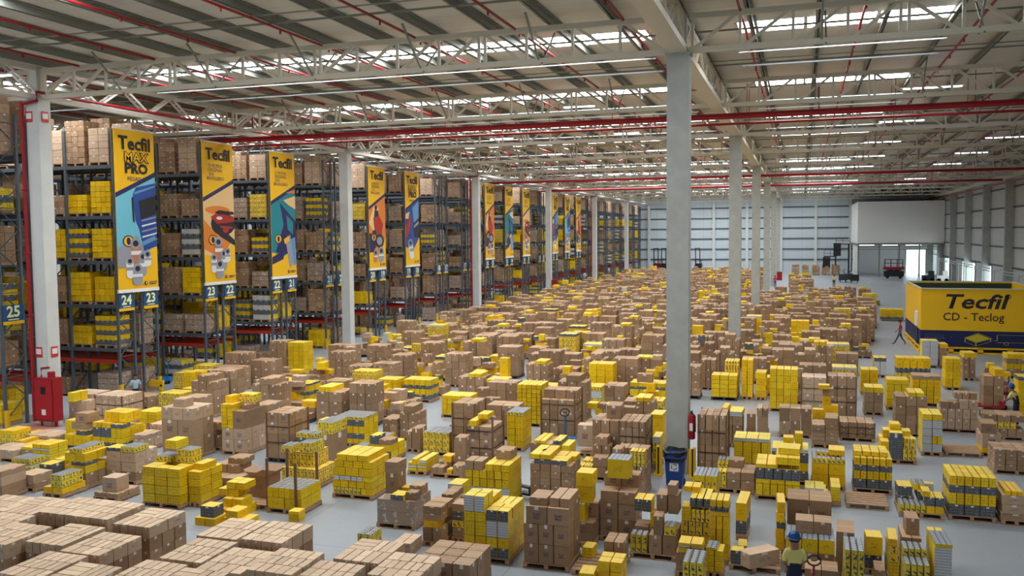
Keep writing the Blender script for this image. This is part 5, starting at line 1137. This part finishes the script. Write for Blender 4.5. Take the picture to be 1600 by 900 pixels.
# ================================================================== people
skinm = {'skin': skin, 'navy': navy, 'yellow': mat('shirt_yellow', (.75, .66, .22), .8), 'red': mat('shirt_red', (.55, .02, .05), .8), 'blue': mat('shirt_pale_blue', (.35, .50, .58), .8), 'jeans': mat('trousers_blue', (.05, .09, .17), .8), 'shoe': black}
hairm = mat('hair_dark', (.015, .01, .008), .7); helm = mat('helmet_blue', (.01, .07, .22), .25)
def person(label, loc, rz, top, bottom, J=None, helmet=None, hair='short', h=1.72, split=.5, lv=1):
    """J overrides joint positions; body faces -Y"""
    P = dict(pelvis=(0, 0, .95), waist=(0, .0, 1.10), chest=(0, .01, 1.30), neck=(0, .01, 1.47), head0=(0, -.01, 1.55), head1=(0, -.02, 1.64), head2=(0, -.015, 1.70),
             shL=(.17, .01, 1.42), elL=(.24, .02, 1.15), wrL=(.25, -.08, .92), shR=(-.17, .01, 1.42), elR=(-.24, .02, 1.15), wrR=(-.25, -.08, .92),
             hipL=(.09, 0, .90), knL=(.10, -.02, .50), anL=(.10, .02, .09), toL=(.11, -.14, .05), hipR=(-.09, 0, .90), knR=(-.10, -.02, .50), anR=(-.10, .02, .09), toR=(-.11, -.14, .05))
    P.update(J or {}); P = {k: Vector(v) for k, v in P.items()}
    R = dict(pelvis=.15, waist=.135, chest=.165, neck=.06, head0=.082, head1=.098, head2=.078, shL=.075, elL=.045, wrL=.03, shR=.075, elR=.045, wrR=.03, hipL=.095, knL=.062, anL=.045, toL=.04, hipR=.095, knR=.062, anR=.045, toR=.04)
    T = dict(pelvis='b', waist='b' if split > .5 else 't', chest='t', neck='s', head0='s', head1='s', head2='s', shL='t', elL='s', wrL='s', shR='t', elR='s', wrR='s', hipL='b', knL='b', anL='b', toL='f', hipR='b', knR='b', anR='b', toR='f')
    E = [('pelvis', 'waist'), ('waist', 'chest'), ('chest', 'neck'), ('neck', 'head0'), ('head0', 'head1'), ('head1', 'head2')]
    for s_ in 'LR': E += [('chest', 'sh' + s_), ('sh' + s_, 'el' + s_), ('el' + s_, 'wr' + s_), ('pelvis', 'hip' + s_), ('hip' + s_, 'kn' + s_), ('kn' + s_, 'an' + s_), ('an' + s_, 'to' + s_)]
    for s_ in 'LR':                                       # sleeve end, palm, fingers, thumb
        sl = 'sl' + s_; P[sl] = P['sh' + s_].lerp(P['el' + s_], .6); R[sl] = .06; T[sl] = 't'; E.remove(('sh' + s_, 'el' + s_)); E += [('sh' + s_, sl), (sl, 'el' + s_)]
        a = (P['wr' + s_] - P['el' + s_]).normalized(); sx = Vector((1, 0, 0)); side = (sx - a * a.dot(sx)).normalized(); fwd = a.cross(side)
        pm = 'pm' + s_; P[pm] = P['wr' + s_] + a * .05; R[pm] = .032; T[pm] = 's'; E.append(('wr' + s_, pm))
        for k, ln in enumerate((.075, .085, .08, .065)):
            b0 = P[pm] + a * .04 + side * 0 + fwd * ((k - 1.5) * .021); m0 = b0 + a * ln * .5 + side * (.012 if s_ == 'L' else -.012) * -1; t0 = m0 + a * ln * .35 + side * (-.03 if s_ == 'L' else .03)
            for nm, v, rr_ in (('k', b0, .011), ('m', m0, .010), ('t', t0, .008)): P[nm + s_ + str(k)] = v; R[nm + s_ + str(k)] = rr_; T[nm + s_ + str(k)] = 's'
            E += [(pm, 'k%s%d' % (s_, k)), ('k%s%d' % (s_, k), 'm%s%d' % (s_, k)), ('m%s%d' % (s_, k), 't%s%d' % (s_, k))]
        b0 = P['wr' + s_] + a * .04 - fwd * .04; P['th' + s_] = b0; R['th' + s_] = .012; T['th' + s_] = 's'; P['tt' + s_] = b0 + a * .04 - fwd * .02; R['tt' + s_] = .009; T['tt' + s_] = 's'; E += [('wr' + s_, 'th' + s_), ('th' + s_, 'tt' + s_)]
    names = list(P); idx = {n: i for i, n in enumerate(names)}
    me = bpy.data.meshes.new('sk'); me.from_pydata([tuple(P[n]) for n in names], [(idx[a], idx[c]) for a, c in E], []); o = bpy.data.objects.new('person', me); C.objects.link(o)
    md = o.modifiers.new('s', 'SKIN'); md.use_smooth_shade = True; o.modifiers.new('u', 'SUBSURF').levels = lv; md.branch_smoothing = .3
    sv = me.skin_vertices[0].data
    for n in names:
        r_ = R[n]; sv[idx[n]].radius = (r_, r_ * (.72 if n in ('chest', 'waist', 'pelvis') else 1)); sv[idx[n]].use_root = n == 'pelvis'
    bpy.context.view_layer.update(); ev = bpy.data.meshes.new_from_object(o.evaluated_get(bpy.context.evaluated_depsgraph_get())); o.modifiers.clear(); o.data = ev; ev.materials.clear()
    ms = [skinm[top], skinm[bottom], skin, skinm['shoe'], skinm['navy']]
    for m_ in ms: ev.materials.append(m_)
    segs = [(P[a], P[c], T[a], T[c]) for a, c in E]
    for p in ev.polygons:
        p.use_smooth = True; best = 9; mt = 0
        for a, c, ta, tc in segs:
            dd = c - a; t = max(0, min(1, (p.center - a).dot(dd) / max(1e-9, dd.length_squared))); dist = (p.center - (a + dd * t)).length
            if dist < best: best = dist; mt = {'t': 0, 'b': 1, 's': 2, 'f': 3}[ta if t < .5 else tc]
        if mt == 2 and p.center.z < P['neck'].z - .015 and abs(p.center.x) < .13 and p.center.y > -.1: mt = 0
        if mt == 0 and split != .5 and p.center.z < split: mt = 4
        if mt == 1 and p.center.z > P['waist'].z - .02 and split == .5: mt = 0
        p.material_index = mt
    k = h / 1.80; o.scale = (k, k, k); o.location = loc; o.rotation_euler = (0, 0, rz); hd = P['head1']
    # face
    b = MB(); b.tube([hd + Vector((0, -.075, -.0)), hd + Vector((0, -.115, -.03)), hd + Vector((0, -.09, -.045))], .014, 8, rs=[.008, .016, .012]); b.build('nose', skin, o, True)
    for s_ in (-1, 1):
        b = MB(); b.tube([hd + Vector((s_ * .035, -.085, .012)), hd + Vector((s_ * .035, -.099, .012))], .011, 8); b.build('eye', black, o); b = MB(); b.tube([hd + Vector((s_ * .092, .0, .0)), hd + Vector((s_ * .108, .01, .0))], .028, 8, rs=[.02, .026]); b.build('ear', skin, o, True)
    b = MB(); b.box(hd.x, hd.y - .087, hd.z - .072, .05, .015, .012); b.build('mouth', mat('lip', (.25, .08, .06), .6), o)
    b = MB(); n = 16; rr_ = .108 if not helmet else .103
    cap = .112 if helmet is None else .108
    rows_ = [(.0, 1.0), (.03, .985), (.06, .90), (.085, .72), (.1, .45), (.108, .15)]
    for z, f in rows_:
        for a in range(n): t = 2 * pi * a / n; zz = z - (.05 if sin(t) > .1 and hair != 'none' else 0) * (1 if z < .05 else 0); b.v.append((hd.x + cos(t) * rr_ * f, hd.y + .01 + sin(t) * rr_ * f * 1.08, hd.z + .02 + zz))
    for j in range(len(rows_) - 1):
        for a in range(n): b.f.append((j * n + a, j * n + (a + 1) % n, (j + 1) * n + (a + 1) % n, (j + 1) * n + a)); b.m.append(0)
    b.f.append(tuple((len(rows_) - 1) * n + a for a in range(n))); b.m.append(0); b.uvm = []; b.build('hair', hairm, o, True)
    if hair == 'long':
        b = MB(); b.tube([hd + Vector((0, .08, .05)), hd + Vector((0, .11, -.05)), hd + Vector((0, .09, -.18))], .06, 10, rs=[.07, .07, .03]); b.build('ponytail', hairm, o, True)
    if helmet:
        b = MB(); n = 22; rows_ = [(-.005, 1.42, 1), (0, 1.28, 1), (.012, 1.2, 0), (.05, 1.16, 0), (.09, 1.0, 0), (.12, .72, 0), (.137, .38, 0), (.142, .1, 0)]
        for z, f, brim in rows_:
            for a in range(n):
                t = 2 * pi * a / n; ff = f; 
                if brim and sin(t) < -.2: ff = f + .18
                b.v.append((hd.x + cos(t) * .1 * ff, hd.y + .005 + sin(t) * .115 * ff, hd.z + .035 + z + (.006 if abs(cos(t)) < .15 and z > .04 else 0)))
        for j in range(len(rows_) - 1):
            for a in range(n): b.f.append((j * n + a, j * n + (a + 1) % n, (j + 1) * n + (a + 1) % n, (j + 1) * n + a)); b.m.append(0)
        b.f.append(tuple((len(rows_) - 1) * n + a for a in range(n))); b.m.append(0); b.build('helmet', helm, o, True)
    tag(o, label, 'person'); return o
# nearest worker: back to the camera, right hand out on the jack handle
g = ground(1240, 969)
person('worker in blue helmet and yellow and navy shirt seen from behind at bottom right', (g.x, g.y, 0), pi + .12, 'yellow', 'navy', dict(shL=(.15, .01, 1.42), shR=(-.15, .01, 1.42), elR=(-.22, -.08, 1.19), wrR=(-.20, -.28, 1.10), elL=(.20, -.02, 1.16), wrL=(.14, -.20, 1.05), head1=(0, -.04, 1.64), head2=(0, -.035, 1.70)), helmet=True, h=1.76, split=1.13, lv=3)
g = ground(1587, 668)
person('worker in blue helmet at the right frame edge bending over cartons', (g.x, g.y, 0), pi + .9, 'yellow', 'navy', dict(chest=(0, -.10, 1.28), neck=(0, -.16, 1.44), head0=(0, -.19, 1.51), head1=(0, -.22, 1.59), head2=(0, -.23, 1.65), shL=(.17, -.12, 1.40), shR=(-.17, -.12, 1.40), elL=(.22, -.22, 1.14), wrL=(.16, -.40, 1.06), elR=(-.22, -.22, 1.14), wrR=(-.16, -.40, 1.06)), helmet=True, split=1.2)
g = ground(1406, 539)
person('person in red shirt and navy overalls walking left of the yellow booth', (g.x, g.y, 0), -pi / 2 - .1, 'red', 'jeans', dict(knL=(.09, -.16, .52), anL=(.09, -.36, .12), toL=(.09, -.50, .08), knR=(-.09, .10, .50), anR=(-.09, .36, .16), toR=(-.09, .28, .05), elL=(.24, .12, 1.17), wrL=(.24, .06, .94), elR=(-.24, -.04, 1.15), wrR=(-.24, -.22, .97), chest=(0, -.03, 1.3)), split=1.22)
g = ground(213, 640)
person('person in pale blue shirt with tied dark hair at the first rack aisle', (g.x, g.y, 0), 1.2, 'blue', 'navy', dict(elL=(.24, -.04, 1.16), wrL=(.16, -.20, 1.05)), hair='long', h=1.64)
g = ground(1303, 449)
person('person in yellow shirt standing far off on the open floor', (g.x, g.y, 0), .3, 'yellow', 'navy')
g = ground(1211, 450)
person('person in red shirt standing far off beside the central pillars', (g.x, g.y, 0), 2.8, 'red', 'jeans')
